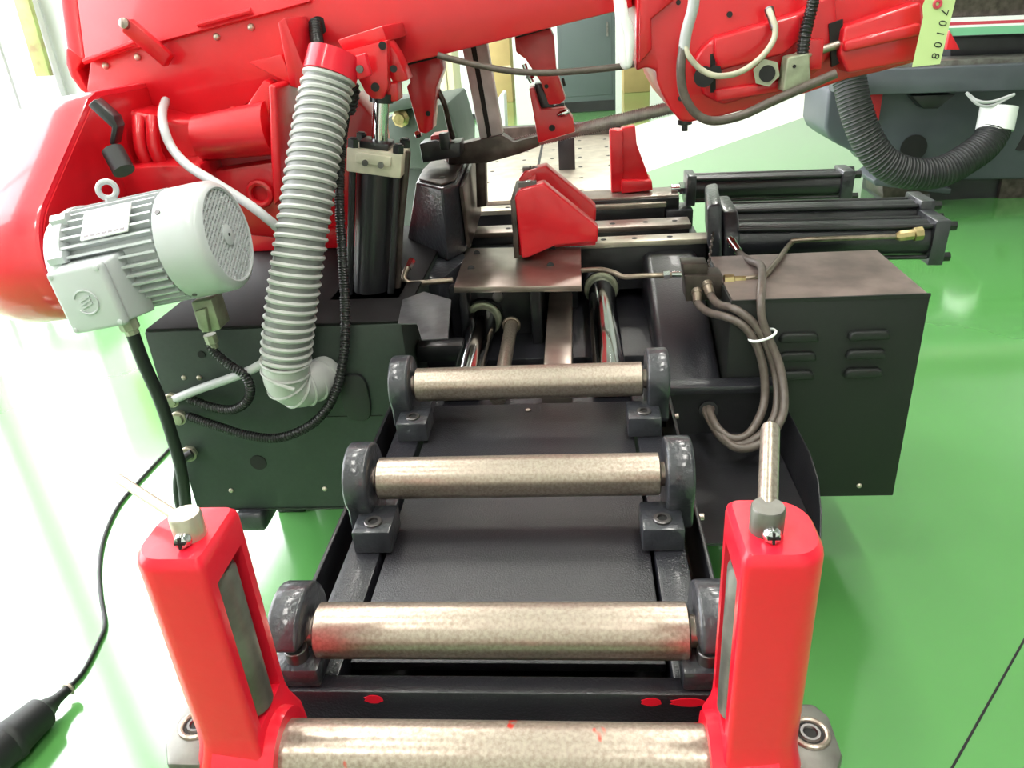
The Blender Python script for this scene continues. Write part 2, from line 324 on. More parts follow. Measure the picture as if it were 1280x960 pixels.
# ------------------------------------------------------------------ red guide roller posts
def post(cx, sx, label, lev):
    # sx: direction of the inner side (+1 = inner side faces +X)
    cy = .483; ztop = .902
    t = thing('guide_roller_post', (cx, cy, .60), label, 'guide post')
    def sec(k=1.0, n_=6):     # rounded outer section, flat inner side
        hx, hy = .031*k, .038*k; out = []
        def arc(x_, y_, r_, a0, a1):
            for j in range(n_+1):
                a_ = math.radians(a0+(a1-a0)*j/n_); out.append((x_+r_*math.cos(a_), y_+r_*math.sin(a_)))
        arc(-hx+.022, -hy+.022, .022, 270, 180); arc(-hx+.026, hy-.026, .026, 180, 90)
        arc(hx-.006, hy-.006, .006, 90, 0)
        arc(hx-.006, -hy+.006, .006, 0, -90)
        return out
    def secC():               # the same with a slot open to the inner side
        o_ = sec(); o_ = o_[:21]  # outer arcs + back inner corner
        o_ = sec()
        k_ = 21               # index after the back inner corner
        ins = [(.031, .0245), (.003, .0245), (-.006, .014), (-.006, -.014), (.003, -.0245), (.031, -.0245)]
        return o_[:k_]+ins+o_[k_:]
    place = lambda pts, z: [V((cx+sx*x_, cy+y_, z)) for x_, y_ in pts]
    body = MB(); c_ = secC(); body.prism(place(c_, .705), (0, 0, .165))
    hb = body.build('housing', 'red_post', t)
    capm = MB().ring([place(sec(), .870), place(sec(), ztop-.010), place(sec(.97), ztop-.004), place(sec(.88), ztop)])
    capm.build('housing_top', 'red_post', t)
    MB().ring([place(sec(), .705), place(sec(1.01), .695), place(sec(1.05), .683), place(sec(1.22), .66), place(sec(1.3), .61), place(sec(1.3), .585)]).build('base_clamp', 'red_post', t, 0, 2, 60)
    MB().cyl((cx+sx*-.012, .474, .653), (cx+sx*.042, .474, .653), .047, .041, 32).build('shaft_boss', 'red_post', t)
    # the roller standing in the slot
    MB().lathe((cx+sx*.0125, cy, .708), (0, 0, 1), [(0, .019), (.001, .0205), (.152, .0205), (.155, .018), (.158, .018)], 32).build('vertical_roller', 'zinc', t)
    # lock lever on top
    lc = V((cx+sx*.008, cy-.004, ztop-.004))
    if lev == 'R': tip = lc+V((.012, .088, .062)); lc2 = lc
    cp = MB().lathe(lc, (0, 0, 1), [(0, .0125), (.024, .0125), (.0255, .0115), (.0255, 0)], 28).build('lever_hub', 'zinc' if lev == 'R' else 'brightplate', t)  # left hub in a brighter steel, standing in for its overexposed light
    sp = lc+V((.001, -.012, .009))
    sc = MB().lathe(sp, (0, -1, .15), [(0, .0068), (.003, .0068), (.006, .005), (.007, 0)], 20).build('hub_screw', 'chrome', cp)
    up_ = V((0, .15, 1)).normalized()
    MB().obox(sp+V((0, -.0072, .0012)), (.0045, 0, 0), (0, .0006, 0), up_*.0009).obox(sp+V((0, -.0072, .0012)), (.0009, 0, 0), (0, .0006, 0), up_*.0045).build('cross_slot', 'dark', sc)
    st = lc+V((0, 0, .016))
    e = py(963, 533, .56) if lev == 'R' else py(146, 597, .53)
    dv = (e-st)
    rr_ = .0075 if lev == 'R' else .0042
    MB().lathe(st, dv, [(0, rr_), (dv.length-.003, rr_), (dv.length, rr_*.85)], 18).build('lever_rod', 'roller' if lev == 'R' else 'brightplate', cp)  # left rod also brightened in colour for the strong light on it
    # end clamp outside the post
    xo = cx-sx*.048
    cl = MB(); pr = [(xo+sx*.02, .487-.042), (xo-sx*.012, .487-.042), (xo-sx*.024, .487-.02), (xo-sx*.024, .487+.02), (xo-sx*.014, .487+.034), (xo+sx*.02, .487+.034)]
    ec = cl.prism([(p, q, .60) for p, q in pr], (0, 0, .072)).build('end_clamp', 'zinc', t, .004)
    MB().torus((xo-sx*.002, .487, .6725), (0, 0, 1), .0145, .0028).build('counterbore_rim', 'roller', ec)
    MB().cyl((xo-sx*.002, .487, .6715), (xo-sx*.002, .487, .6727), .0135).build('counterbore', 'dark', ec)
    MB().torus((xo-sx*.002, .487, .6728), (0, 0, 1), .0075, .0022, 20, 6).build('socket_bolt', 'bolt', ec)
    MB().box(min(xo+sx*.02, xo-sx*.034), max(xo+sx*.02, xo-sx*.034), .43, .53, .575, .60).build('clamp_foot', 'hammer', t, .003)
    return t
post(-.227, 1, 'red enamelled guide roller post standing beside the grey motor side of the roller table', 'L')
post(.238, -1, 'red enamelled guide roller post with an upright steel lever, on the louvred cabinet side', 'R')

# ================================================================== base cabinet (dark green)
CY = 1.42
bc = thing('base_cabinet', (-.52, 1.7, 0), 'dark green steel base cabinet with cable glands under the grey motor', 'cabinet')
MB().box(-.805, -.262, CY, 2.15, .252, .70).build('body', 'cabgreen', bc, .004)
mbd = thing('machine_bed', (0, 1.9, 0), 'black cast machine bed between green cabinet and louvred cabinet', 'machine bed')
MB().box(-.260, .26, 1.44, 2.30, 0, .50).build('centre_base', 'black', mbd, .004)
MB().box(-.80, -.27, CY-.002, CY, .25, .2545).build('bottom_lip', 'black', bc)
for (x_, y_) in ((289, 613), (406, 611), (249, 472), (230, 472)):
    MB().lathe(py(x_, y_, CY), (0, -1, 0), [(0, .006), (.002, .0055), (.004, .003), (.0042, 0)], 14).build('screw', 'brightplate', bc)
MB().cyl(py(323, 578, CY), py(323, 578, CY)+V((0, -.0015, 0)), .0185, seg=28).build('round_hole', 'dark', bc)
MB().cyl(py(252, 443, CY), py(252, 443, CY)+V((0, -.002, 0)), .008, seg=14).build('plug_hole', 'dark', bc)
a_, e_ = py(408, 521, CY), py(478, 517, CY); MB().box(a_.x, e_.x, CY-.001, CY, a_.z-.0008, a_.z+.0008).build('door_seam', 'dark', bc)
q = py(445, 490, CY); g = []
for j in range(24):
    an = 2*math.pi*j/24; g.append(V((q.x+.030*math.copysign(abs(math.cos(an))**.6, math.cos(an)), CY, q.z-.01+.055*math.copysign(abs(math.sin(an))**.7, math.sin(an)))))
MB().prism(g, (0, -.012, 0)).build('rubber_grommet', 'rubber', bc, .003)
for (x_, y_, r_) in ((217, 498, .016), (226, 520, .016), (238, 565, .018)):
    q = py(x_, y_, CY); gl_ = MB().lathe(q, (0, -1, 0), [(0, r_), (.008, r_), (.008, r_*.8), (.02, r_*.8), (.021, r_*.55)], 6).build('cable_gland', 'limit', bc)
    MB().torus(q+V((0, -.01, 0)), (0, 1, 0), r_*.86, .003).build('lock_ring', 'brightplate', gl_)
# top deck of the base with the machine feet
dk = MB().box(-.80, -.262, CY, 2.15, .70, .706).build('deck_plate', 'deck', bc, .002)
for (x0, x1, y0, y1) in ((-.78, -.70, 1.75, 1.83), (-.50, -.42, 2.0, 2.08), (-.78, -.70, 2.0, 2.08)):
    MB().box(x0, x1, y0, y1, .0, .26 if x0 < 0 else .13).build('foot', 'black', bc, .006)
q = py(318, 652, 1.40)
MB().box(q.x-.045, q.x+.022, 1.40, 1.52, .20, .252).build('lifting_lug', 'slate', bc, .012, 3)
# machine bed castings between cabinet and louvred box
MB().box(-.260, .26, 1.60, 2.3, .50, .53).build('bed_floor', 'hammer', mbd, .003)
MB().prism([(.26, 1.50, .50), (.26, 1.90, .66), (.26, 2.2, .66), (.26, 2.2, .12), (.26, 1.50, .12)], (.136, 0, 0)).build('sloped_casting', 'hammer', mbd, .02, 3)
MB().box(.24, .515, 1.455, 1.497, .502, .520).build('front_ledge', 'hammer', mbd, .003)
MB().prism([pz(x_, y_, .7075) for x_, y_ in ((527, 424), (521, 404), (497, 404), (503, 374), (530, 364), (564, 374), (560, 422))], (0, 0, -.004)).build('deck_shelf', 'shelf', mbd, .002)
a_, e_ = pz(505, 440, .58), pz(562, 430, .58)
MB().box(-.258, -.16, 1.50, 1.545, .575, .612).build('cross_strap', 'black', mbd, .002)

# guide rods and support bar under the vise table
cg = thing('carriage_slide', (0, 1.7, .53), 'pair of chrome guide rods and flat steel bar beneath the vise table', 'guide rods')
MB().cyl((-.136, 1.30, .585), (-.136, 1.72, .585), .034, seg=36).build('guide_rod', 'chrome', cg)
MB().cyl((.150, 1.30, .585), (.150, 1.90, .585), .034, seg=36).build('guide_rod', 'chrome', cg)
MB().cyl((-.066, 1.30, .585), (-.066, 1.67, .585), .015, seg=24).build('feed_rod', 'roller', cg)
MB().box(.018, .076, 1.30, 1.84, .53, .60).build('flat_bar', 'plate', cg, .003)
for (x_, y_) in ((-.136, 1.72), (.150, 1.90)):
    MB().torus((x_, y_-.005, .585), (0, 1, 0), .038, .006).build('wiper_ring', 'limit', cg)
    MB().cyl((x_, y_, .585), (x_, y_+.03, .585), .046, seg=32).build('rod_flange', 'black', cg)
MB().torus((-.066, 1.67, .585), (0, 1, 0), .018, .004).build('wiper_ring', 'pipe', cg)
MB().prism([(-.22, 1.74, .53), (.0, 1.74, .53), (.0, 1.74, .66), (-.22, 1.74, .66)], (0, .03, 0)).build('rod_bracket', 'black', cg, .008)
MB().lathe((-.1, 1.74, .632), (0, -1, 0), [(0, .013), (.006, .013), (.007, .006)], 20).build('bracket_bolt', 'bolt', cg)

# ================================================================== vise table, rails
vt = thing('vise_table', (0, 1.8, .53), 'ground steel vise table plate with dark rails behind the roller table', 'vise table')
pl = MB().prism([pz(567, 359, .69), pz(727, 357, .69), pz(726, 308, .69), pz(583, 310, .69)], (0, 0, -.014)).build('front_plate', 'plate', vt, .0015)
for (x_, y_) in ((596, 317), (589, 336), (688, 332), (690, 311)):
    MB().cyl(pz(x_, y_, .6902), pz(x_, y_, .6908), .0085, seg=18).build('screw_hole', 'dark', pl)
MB().box(-.185, -.165, 1.68, 1.95, .53, .676).build('bracket_web', 'black', vt, .004)
MB().box(-.02, .005, 1.68, 1.95, .53, .676).build('bracket_web', 'black', vt, .004)
MB().box(-.185, .09, 1.90, 1.95, .53, .676).build('bracket_back', 'black', vt, .004)
def rail(x0, x1, y0, y1, holes, top='brightplate', zb=.56):
    r_ = MB().box(x0, x1, y0, y1, .676, .690).build('rail_top', top, vt, .001)
    MB().box(x0, x1-.004, y0+.006, y1-.004, zb, .676).build('rail_body', 'black', vt, .002)
    for hx in holes: MB().cyl((hx, (y0+y1)/2, .6902), (hx, (y0+y1)/2, .6908), .0075, seg=16).build('screw_hole', 'dark', r_)
rail(.102, .425, 1.948, 2.005, (.16, .24, .33))
rail(-.22, .40, 2.09, 2.165, (-.10, .02, .19, .28, .36), 'plate')
rail(-.22, .36, 2.335, 2.40, (-.12, .05, .2))
MB().box(-.26, .44, 2.02, 2.08, .56, .66).build('cross_beam', 'black', vt, .003)
MB().box(-.26, .44, 2.17, 2.32, .53, .62).build('cross_beam', 'black', vt, .003)
MB().box(.36, .44, 2.335, 2.43, .60, .665).build('rail_end_block', 'slate', vt, .003)
# outfeed table beyond the saw band
ot = thing('outfeed_table', (0, 3.0, 0), 'perforated pale steel outfeed table beyond the saw band', 'table')
tp = MB().box(-.30, .30, 2.47, 3.65, .66, .688).build('table_top', 'brightplate', ot, .002)
for ix in range(5):
    for iy in range(6):
        x_ = -.22+ix*.11; y_ = 2.56+iy*.19
        MB().cyl((x_, y_, .6882), (x_, y_, .6888), .008, seg=12).build('screw_hole', 'dark', tp)
MB().box(-.055, -.045, 2.47, 3.65, .6882, .6888).build('table_joint', 'dark', tp)
MB().box(-.29, .30, 3.64, 3.70, .60, .74).build('end_bar', 'oldsteel', ot, .004)
MB().box(.03, .09, 2.9, 2.94, .688, .80).build('stop_post', 'black', ot, .003)
MB().box(-.30, .30, 2.44, 2.47, .60, .676).build('front_sheet', 'black', ot, .002)
for sx in (-.26, .26):
    for y_ in (2.55, 3.55): MB().box(sx-.03, sx+.03, y_-.03, y_+.03, 0, .66).build('leg', 'black', ot, .003)

# ------------------------------------------------------------------ vise jaws
fj = thing('fixed_vise_jaw', (-.22, 1.85, .69), 'dark slate fixed vise jaw with a worn steel contact face', 'vise jaw')
T = [pz(x_, y_, .875) for x_, y_ in ((520, 228), (552, 236), (571, 229), (588, 191), (578, 189), (541, 200), (526, 215))]
B = [pz(508, 303, .69), pz(560, 327, .69), pz(582, 315, .69), V((T[3].x+.004, T[3].y, .69)), V((T[4].x, T[4].y, .69)), V((T[5].x-.03, T[5].y, .69)), V((T[6].x-.03, T[6].y-.01, .69))]
MB().loft(B, T).build('jaw_body', 'slate', fj, .006, 3)
ins = lambda L_, k_: [sum(L_, V())/len(L_)+(p-sum(L_, V())/len(L_))*k_ for p in L_]
MB().prism([p+V((0, 0, .0015)) for p in ins(T, .90)], (0, 0, .005)).build('jaw_top_plate', 'oldsteel', fj, .002)
for (x_, y_) in ((553, 222), (570, 199), (558, 202)):
    MB().lathe(pz(x_, y_, .8815), (0, 0, 1), [(0, .007), (.002, .007), (.003, .004), (.003, 0)], 14).build('screw', 'bolt', fj)
n_ = (B[3]-B[2]).cross(V((0, 0, 1))).normalized()
MB().loft([B[2]+n_*.004+V((0, 0, .01)), B[3]+n_*.004+V((0, 0, .01)), T[3]+n_*.004-V((0, 0, .01)), T[2]+n_*.004-V((0, 0, .01))], [B[2]+n_*.014+V((0, 0, .01)), B[3]+n_*.014+V((0, 0, .01)), T[3]+n_*.014-V((0, 0, .01)), T[2]+n_*.014-V((0, 0, .01))]).build('contact_plate', 'oldsteel', fj, .002)
bq = [pz(x_, y_, .70) for x_, y_ in ((502, 335), (545, 352), (582, 322), (560, 290), (510, 300))]
MB().prism([p+V((0, .03, -.01)) for p in bq], (0, 0, -.11)).build('jaw_base', 'slate', fj, .006)

mj = thing('moving_vise_jaw', (.04, 1.9, .69), 'large red cast vise jaw with two ribs on the front vise table', 'vise jaw')
YJ = 1.814
out = [(643, 247), (650, 237), (680, 229), (688, 236), (741, 279), (748, 286), (747, 303), (695, 307), (661, 322), (652, 323)]
MB().prism(P_(out, py, YJ), (0, .045, 0)).build('front_rib', 'red', mj, .005, 3)
Q = P_(out, py, YJ)
MB().prism([V((p.x, YJ+.17, max(.69, p.z+(.006)))) for p in Q[:7]]+[V((Q[7].x, YJ+.17, .692)), V((Q[9].x, YJ+.17, .692))], (0, .05, 0)).build('rear_rib', 'red', mj, .005, 3)
xl = Q[0].x
MB().prism([(xl, YJ+.02, .70), (xl+.035, YJ+.02, .70), (xl+.045, YJ+.02, Q[2].z-.012), (xl+.003, YJ+.02, Q[0].z-.002)], (0, .18, 0)).build('jaw_web', 'red', mj, .004)
MB().box(xl, Q[6].x-.002, YJ+.105, YJ+.2, .692, .735).build('jaw_base', 'red', mj, .004)
MB().box(xl-.010, xl+.002, YJ+.001, YJ+.215, .70, Q[0].z-.006).build('contact_plate', 'oldsteel', mj, .001)
for yy in (YJ+.02, YJ+.19):
    t_ = MB().box(Q[1].x-.004, Q[1].x+.038, yy-.008, yy+.012, Q[2].z-.010, Q[2].z+.0012).build('bolt_slot', 'bolt', mj)
    MB().lathe((Q[1].x+.02, yy+.002, Q[2].z), (0, 0, 1), [(0, .008), (.003, .008), (.004, .004), (.004, 0)], 16).build('slot_bolt', 'chrome', t_)

rj = thing('moving_vise_jaw', (.26, 2.47, .69), 'small red vise jaw on the rear rail in front of the painted walkway', 'vise jaw')
YK = 2.42
def k_(pts, y): return P_(pts, py, y)
MB().prism(k_([(762, 162), (779, 163), (779, 240), (764, 241)], YK), (0, .05, 0)).build('jaw_face', 'red', rj, .004, 3)
MB().prism(k_([(777, 160), (794, 157), (796, 180), (815, 232), (813, 238), (777, 240)], YK+.01), (0, .035, 0)).build('jaw_rib', 'red', rj, .004, 3)
MB().prism(k_([(777, 226), (815, 226), (816, 238), (777, 242)], YK-.02), (0, .09, 0)).build('jaw_base', 'red', rj, .003)
sl = MB().box(.10, .40, 2.36, 2.47, .6905, .706)
sl.build('slide_plate', 'plate', rj, .002)
MB().box(.10, .40, 2.352, 2.36, .63, .70).build('slide_skirt', 'black', rj, .002)

# ------------------------------------------------------------------ hydraulic cylinders
def hcyl(name, a, b_, r, label, flange, endcap, group=None):
    a = V(a); b_ = V(b_); d = (b_-a).normalized()
    t = thing(name, a, label, 'cylinder', group)
    MB().cyl(a, b_, r, seg=32).build('barrel', 'hammer', t)
    z = V((0, 0, 1)); z = (z-d*z.dot(d)).normalized(); y = z.cross(d)
    for i in (-1, 1):
        for j in (-1, 1):
            c = y*i*r*.84+z*j*r*.84
            tr = MB().cyl(a+c-d*.002, b_+c+d*.035, .0058, seg=12).build('tie_rod', 'black', t)
            MB().cyl(b_+c+d*.03, b_+c+d*.048, .0125, seg=6).build('tie_rod_nut', 'black', tr)
    MB().obox(b_+d*.012, d*.018, y*r*1.22, z*r*1.22).build('end_block', 'slate', t, .004)
    if flange: MB().obox(a+d*.0, d*.014, y*r*1.2, z*r*1.2).build('front_flange', 'slate', t, .004)
    return t
rc = hcyl('hydraulic_cylinder', (.435, 2.40, .715), (.875, 2.40, .706), .038, 'slim black hydraulic cylinder driving the small rear red jaw', True, True)
MB().cyl((.38, 2.40, .715), (.43, 2.40, .715), .012, seg=18).build('piston_rod', 'chrome', rc)
MB().lathe((.405, 2.40, .715), (1, 0, 0), [(0, .02), (.02, .02)], 6).build('rod_nut', 'chrome', rc)
f1 = hcyl('hydraulic_cylinder', (.49, 2.07, .698), (.965, 2.07, .688), .044, 'black hydraulic cylinder behind its twin above the louvred cabinet', False, True)
f2 = hcyl('hydraulic_cylinder', (.49, 1.95, .680), (.955, 1.95, .668), .046, 'black hydraulic cylinder carrying the steel pressure pipe above the louvred cabinet', False, True)
fg = [(883, 262), (890, 255), (908, 256), (918, 268), (926, 300), (924, 315), (912, 335), (900, 336), (884, 300)]
MB().prism(P_([(884, 258), (902, 254), (903, 335), (892, 336), (884, 305)], py, 1.89), (.028, .23, .0)).build('front_flange', 'slate', f2, .010, 3)
MB().prism([V((.455, 1.90, .60)), V((.455, 1.90, .70)), V((.455, 1.95, .755)), V((.455, 2.08, .765)), V((.455, 2.12, .72)), V((.455, 2.12, .60))], (.04, 0, 0)).build('flange_cap', 'slate', f2, .008, 3)
ch = MB(); c0, c1 = py(891, 293, 1.885), py(885, 338, 1.66)
for j in range(12):
    c = c0.lerp(c1, j/11); ch.torus(c, (1, 0, .3 if j % 2 else -.3), .006, .0018, 12, 5)
tag(ch.build('chain', 'oldsteel'), 'small oily steel chain hanging down to the hydraulic manifold block', 'chain')
# steel pressure pipe to the end block
e0 = [(1128, 295, 1.885), (1080, 297, 1.885), (1000, 300, 1.885), (988, 305, 1.88), (975, 322, 1.74), (958, 343, 1.64), (950, 346, 1.635), (920, 349, 1.63), (905, 350, 1.63)]
pp = thing('pressure_pipe', py(905, 350, 1.63), 'bent steel pressure pipe running from manifold block to cylinder end', 'pipe')
MB().tube([py(*q) for q in e0], .0062, 10, 5).build('pipe', 'pipe', pp)
MB().lathe(py(1125, 295, 1.885), py(1150, 292, 1.885)-py(1125, 295, 1.885), [(-.01, .008), (0, .013), (.03, .013), (.032, .017), (.05, .017)], 8).build('end_fitting', 'brass', pp)
MB().lathe(py(905, 350, 1.63), V((1, 0, 0)), [(0, .012), (.02, .012), (.022, .008), (.045, .0075)], 8).build('end_fitting', 'brass', pp)
# manifold block
mf = thing('manifold_block', py(880, 360, 1.62), 'brown steel hydraulic manifold block with two hose fittings', 'manifold')
MB().prism(P_([(856, 345), (904, 345), (903, 374), (858, 377)], py, 1.61), (0, .06, 0)).build('block', 'oldsteel', mf, .002)
MB().prism(P_([(853, 330), (885, 330), (885, 346), (855, 346)], py, 1.62), (0, .05, 0)).build('upper_block', 'oldsteel', mf, .002)
# pipe from the block under the table
q0 = [(853, 343, 1.64), (830, 344, 1.645), (800, 345, 1.66), (780, 346, 1.68), (765, 340, 1.70), (750, 337, 1.72), (727, 338, 1.74)]
pq = thing('pressure_pipe', py(852, 343, 1.64), 'thin steel pressure pipe from manifold block to vise table edge', 'pipe')
MB().tube([py(*q) for q in q0], .006, 10, 5).build('pipe', 'pipe', pq)
MB().cyl(py(838, 343, 1.643), py(830, 344, 1.645), .010, seg=6).cyl(py(852, 343, 1.64), py(840, 343, 1.643), .007, seg=12).build('pipe_nut', 'chrome', pq)
q0 = [(566, 350, 1.66), (545, 352, 1.66), (520, 354, 1.66), (508, 352, 1.66), (505, 345, 1.67), (509, 335, 1.68), (514, 326, 1.70)]
pr_ = thing('pressure_pipe', py(505, 350, 1.66), 'bent steel pipe elbow beside the dark fixed jaw base', 'pipe')
MB().tube([py(*q) for q in q0], .0062, 10, 5).build('pipe', 'pipe', pr_)
MB().cyl(py(510, 335, 1.68), py(515, 325, 1.70), .0085, seg=6).build('pipe_nut', 'chrome', pr_)
MB().tube([py(510, 352, 1.67), py(514, 368, 1.68), py(517, 385, 1.70)], .007, 10).build('drop_pipe', 'black', pr_)
# hydraulic hoses
def hose(pts, r, m_, label, name='hydraulic_hose', cat='hose', group=None, seg=12, ends=None):
    P = [py(*q) for q in pts]
    t = thing(name, P[0], label, cat, group)
    MB().tube(P, r, seg, 7).build('hose', m_, t)
    if ends:
        for (i, j, em) in ends:
            a = P[i]; d = (P[j]-P[i]).normalized()
            MB().lathe(a-d*.012, d, [(0, r*1.05), (.008, r*1.05), (.008, r*1.45), (.018, r*1.45), (.019, r*1.25), (.042, r*1.2)], 10).build('crimp_fitting', em, t)
    return t
hose([(871, 365, 1.61), (872, 378, 1.585), (885, 390, 1.545), (910, 397, 1.495), (930, 408, 1.475), (945, 430, 1.465), (954, 460, 1.45), (956, 495, 1.43), (950, 520, 1.40), (935, 543, 1.37), (915, 548, 1.365), (897, 535, 1.39), (887, 515, 1.44), (886, 508, 1.475)], .0085, 'oilhose', 'brown hydraulic hose of the bundle from the left manifold fitting', ends=[(0, 1, 'pipe')])
hose([(884, 356, 1.61), (888, 368, 1.585), (898, 380, 1.545), (918, 386, 1.495), (940, 402, 1.475), (957, 428, 1.465), (968, 462, 1.45), (972, 495, 1.42), (966, 525, 1.385), (945, 548, 1.355), (920, 557, 1.35), (900, 545, 1.375), (884, 518, 1.44), (882, 508, 1.475)], .0085, 'oilhose', 'brown hydraulic hose of the bundle from the right manifold fitting', ends=[(0, 1, 'pipe')])
hose([(915, 303, 1.87), (925, 317, 1.84), (938, 326, 1.74), (951, 332, 1.66), (953, 350, 1.56), (951, 375, 1.487), (953, 400, 1.47), (962, 425, 1.46), (974, 455, 1.44), (980, 490, 1.405), (978, 520, 1.37), (960, 548, 1.34), (935, 560, 1.335), (912, 555, 1.35), (889, 522, 1.43), (890, 506, 1.475)], .0085, 'oilhose', 'brown hydraulic hose dropping from the cylinder flange into the bundle', ends=[(0, 1, 'chrome')])
c = py(953, 419, 1.468); tag(MB().torus(c, (.35, -.1, -1), .027, .0028, 24, 6).build('cable_tie', 'white'), 'white plastic tie holding the brown hydraulic hoses together', 'cable tie')

# ================================================================== louvred cabinet
lc_ = thing('louvred_cabinet', (.6, 1.65, 0), 'black-green steel cabinet with louvres and rusty brown top', 'cabinet')
YC = 1.50
MB().box(.40, .787, YC, 1.80, .208, .687).build('body', 'cabblack', lc_, .003)
MB().box(.404, .783, YC+.003, 1.797, .687, .690).build('top_sheet', 'cabtop', lc_)
MB().box(.40, .787, YC-.001, YC+.004, .684, .6915).build('top_edge', 'cabblack', lc_)
for (x0, x1, y_) in ((972, 1024, 419), (971, 1021, 443), (972, 1018, 466), (1058, 1113, 416), (1055, 1108, 440), (1053, 1104, 463)):
    a, e = py(x0, y_, YC), py(x1, y_, YC); zz = (a.z+e.z)/2
    pts = [(a.x, zz-.010), (a.x+.004, zz+.004), (a.x+.012, zz+.009), (e.x-.012, zz+.009), (e.x-.004, zz+.004), (e.x, zz-.010)]
    A_ = [V((p, YC-.0005, q)) for p, q in pts]; B_ = [V((p*.94+(a.x+e.x)/2*.06, YC-.013, q-.002)) for p, q in pts]
    lv = MB().loft(A_, B_).build('louvre', 'cabblack', lc_, .004, 3)
MB().lathe(py(1074, 607, YC), (0, -1, 0), [(0, .006), (.002, .0055), (.004, .003), (.0042, 0)], 14).build('screw', 'brightplate', lc_)
for x_ in (.43,):
    for y_ in (1.70, 1.77): MB().cyl((x_, y_, 0), (x_, y_, .21), .02, seg=16).build('foot', 'black', lc_)
# chip pan beside the roller table
cp_ = thing('chip_pan', (.4, 1.3, .3), 'black sheet steel chip pan beside the roller table', 'chip pan')
MB().box(.268, .495, 1.095, 1.50, .395, .400).build('pan_floor', 'black', cp_)
MB().prism([(.495, 1.10, .395), (.495, 1.50, .395), (.515, 1.50, .47), (.515, 1.27, .47), (.512, 1.20, .458), (.505, 1.145, .43)], (.003, 0, 0)).build('pan_wall', 'black', cp_, .001)
MB().box(.268, .495, 1.47, 1.50, .40, .50).build('pan_back', 'black', cp_)
MB().box(.30, .34, 1.40, 1.47, 0, .395).build('pan_support', 'black', cp_)
MB().cyl((py(886, 512, 1.47)+V((0, .01, 0))), py(886, 512, 1.47)+V((-.002, -.012, .004)), .020, seg=24).build('hose_grommet', 'rubber', cp_)

# ================================================================== saw head (raised about nine degrees)
TA = math.atan(.158); HU = V((math.cos(TA), 0, math.sin(TA))); HW = V((-math.sin(TA), 0, math.cos(TA))); HY = V((0, 1, 0))
sh = thing('saw_head', (-.6, 1.95, .71), 'raised red band saw head with beam, gearbox and wheel housings', 'saw head')
YP = 1.80
beam = [(113, 72), (107, 120), (160, 140), (222, 153), (300, 135), (352, 103), (430, 100), (547, 70), (600, 57), (791, 9)]
Bm = P_(beam, py, YP)
top = [Bm[-1]+HW*.20, Bm[7]+HW*.20, py(402, -8, YP)]
MB().prism(Bm+top, (0, .34, 0)).build('beam', 'red', sh, .004, 2)
# cover folded over the drive wheel, sloping back
s0, s1 = py(103, 70, YP-.012), py(385, -6, YP-.012); sd = (s1-s0).normalized(); s0 = s0-HW*.012; s1 = s1-HW*.012
MB().loft([s0, s1+sd*.0, s1+V((0, .02, -.003)), s0+V((0, .02, -.003))],
          [s0+HW*.36+V((0, .20, 0)), s1+HW*.36+V((0, .20, 0)), s1+HW*.36+V((0, .24, 0)), s0+HW*.36+V((0, .24, 0))]).build('wheel_cover', 'red_cover', sh, .003)
MB().tube([s0+V((0, -.004, 0)), py(168, 53, YP-.016)], .006, 8, 4).build('cover_lip', 'red_cover', sh)
MB().tube([py(247, 31, YP-.016), py(314, 13, YP-.016)], .006, 8, 4).build('cover_lip', 'red_cover', sh)
side = [(82, 60), (82, 80), (88, 96), (100, 112), (112, 121), (113, 116), (104, 104), (96, 88), (104, 72), (95, 64)]
sd_ = P_(side, py, YP); MB().prism(sd_, (0, .34, 0)).build('cover_end_wall', 'red_cover', sh, .004, 2)
e0_, e1_ = sd_[0], sd_[9]
MB().loft([e0_, s0, s0+V((0, .3, 0)), e0_+V((0, .3, 0))], [e0_+HW*.36+V((0, .20, 0)), s0+HW*.36+V((0, .20, 0)), s0+HW*.36+V((0, .3, 0)), e0_+HW*.36+V((0, .3, 0))]).build('cover_end', 'red_cover', sh, .006, 3)
for (x_, y_) in ((132, 82), (172, 71), (271, 46), (314, 34)):
    MB().lathe(py(x_, y_, YP), (0, -1, 0), [(0, .008), (.003, .0075), (.006, .004), (.0065, 0)], 16).build('cap_screw', 'brightplate', sh)
MB().cyl(py(139, 123, YP), py(139, 123, YP-.002), .006, seg=12).build('plate_hole', 'dark', sh)
hd = MB().obox(py(186, 54, YP-.03), (py(212, 76, YP-.02)-py(158, 30, YP-.05))*.5, (.012, 0, .012), (0, .012, 0)).build('cover_handle', 'red', sh, .005)
MB().lathe(py(158, 30, YP-.05), (0, -1, .2), [(0, .011), (.012, .011), (.015, .006), (.015, 0)], 14).build('handle_screw', 'plate', hd)
# stiffening gusset and hose bracket
MB().prism(P_([(347, 28), (356, 22), (386, 100), (377, 112), (362, 108)], py, 1.66), (0, .14, 0)).build('gusset', 'red', sh, .003)
MB().prism(P_([(310, 78), (352, 68), (366, 105), (360, 104), (345, 97)], py, 1.68), (0, .12, 0)).build('gusset', 'red', sh, .003)
# cable bundle port
MB().cyl(py(398, 32, YP-.001), py(398, 32, YP-.004), .0185, seg=28).build('cable_port', 'dark', sh)
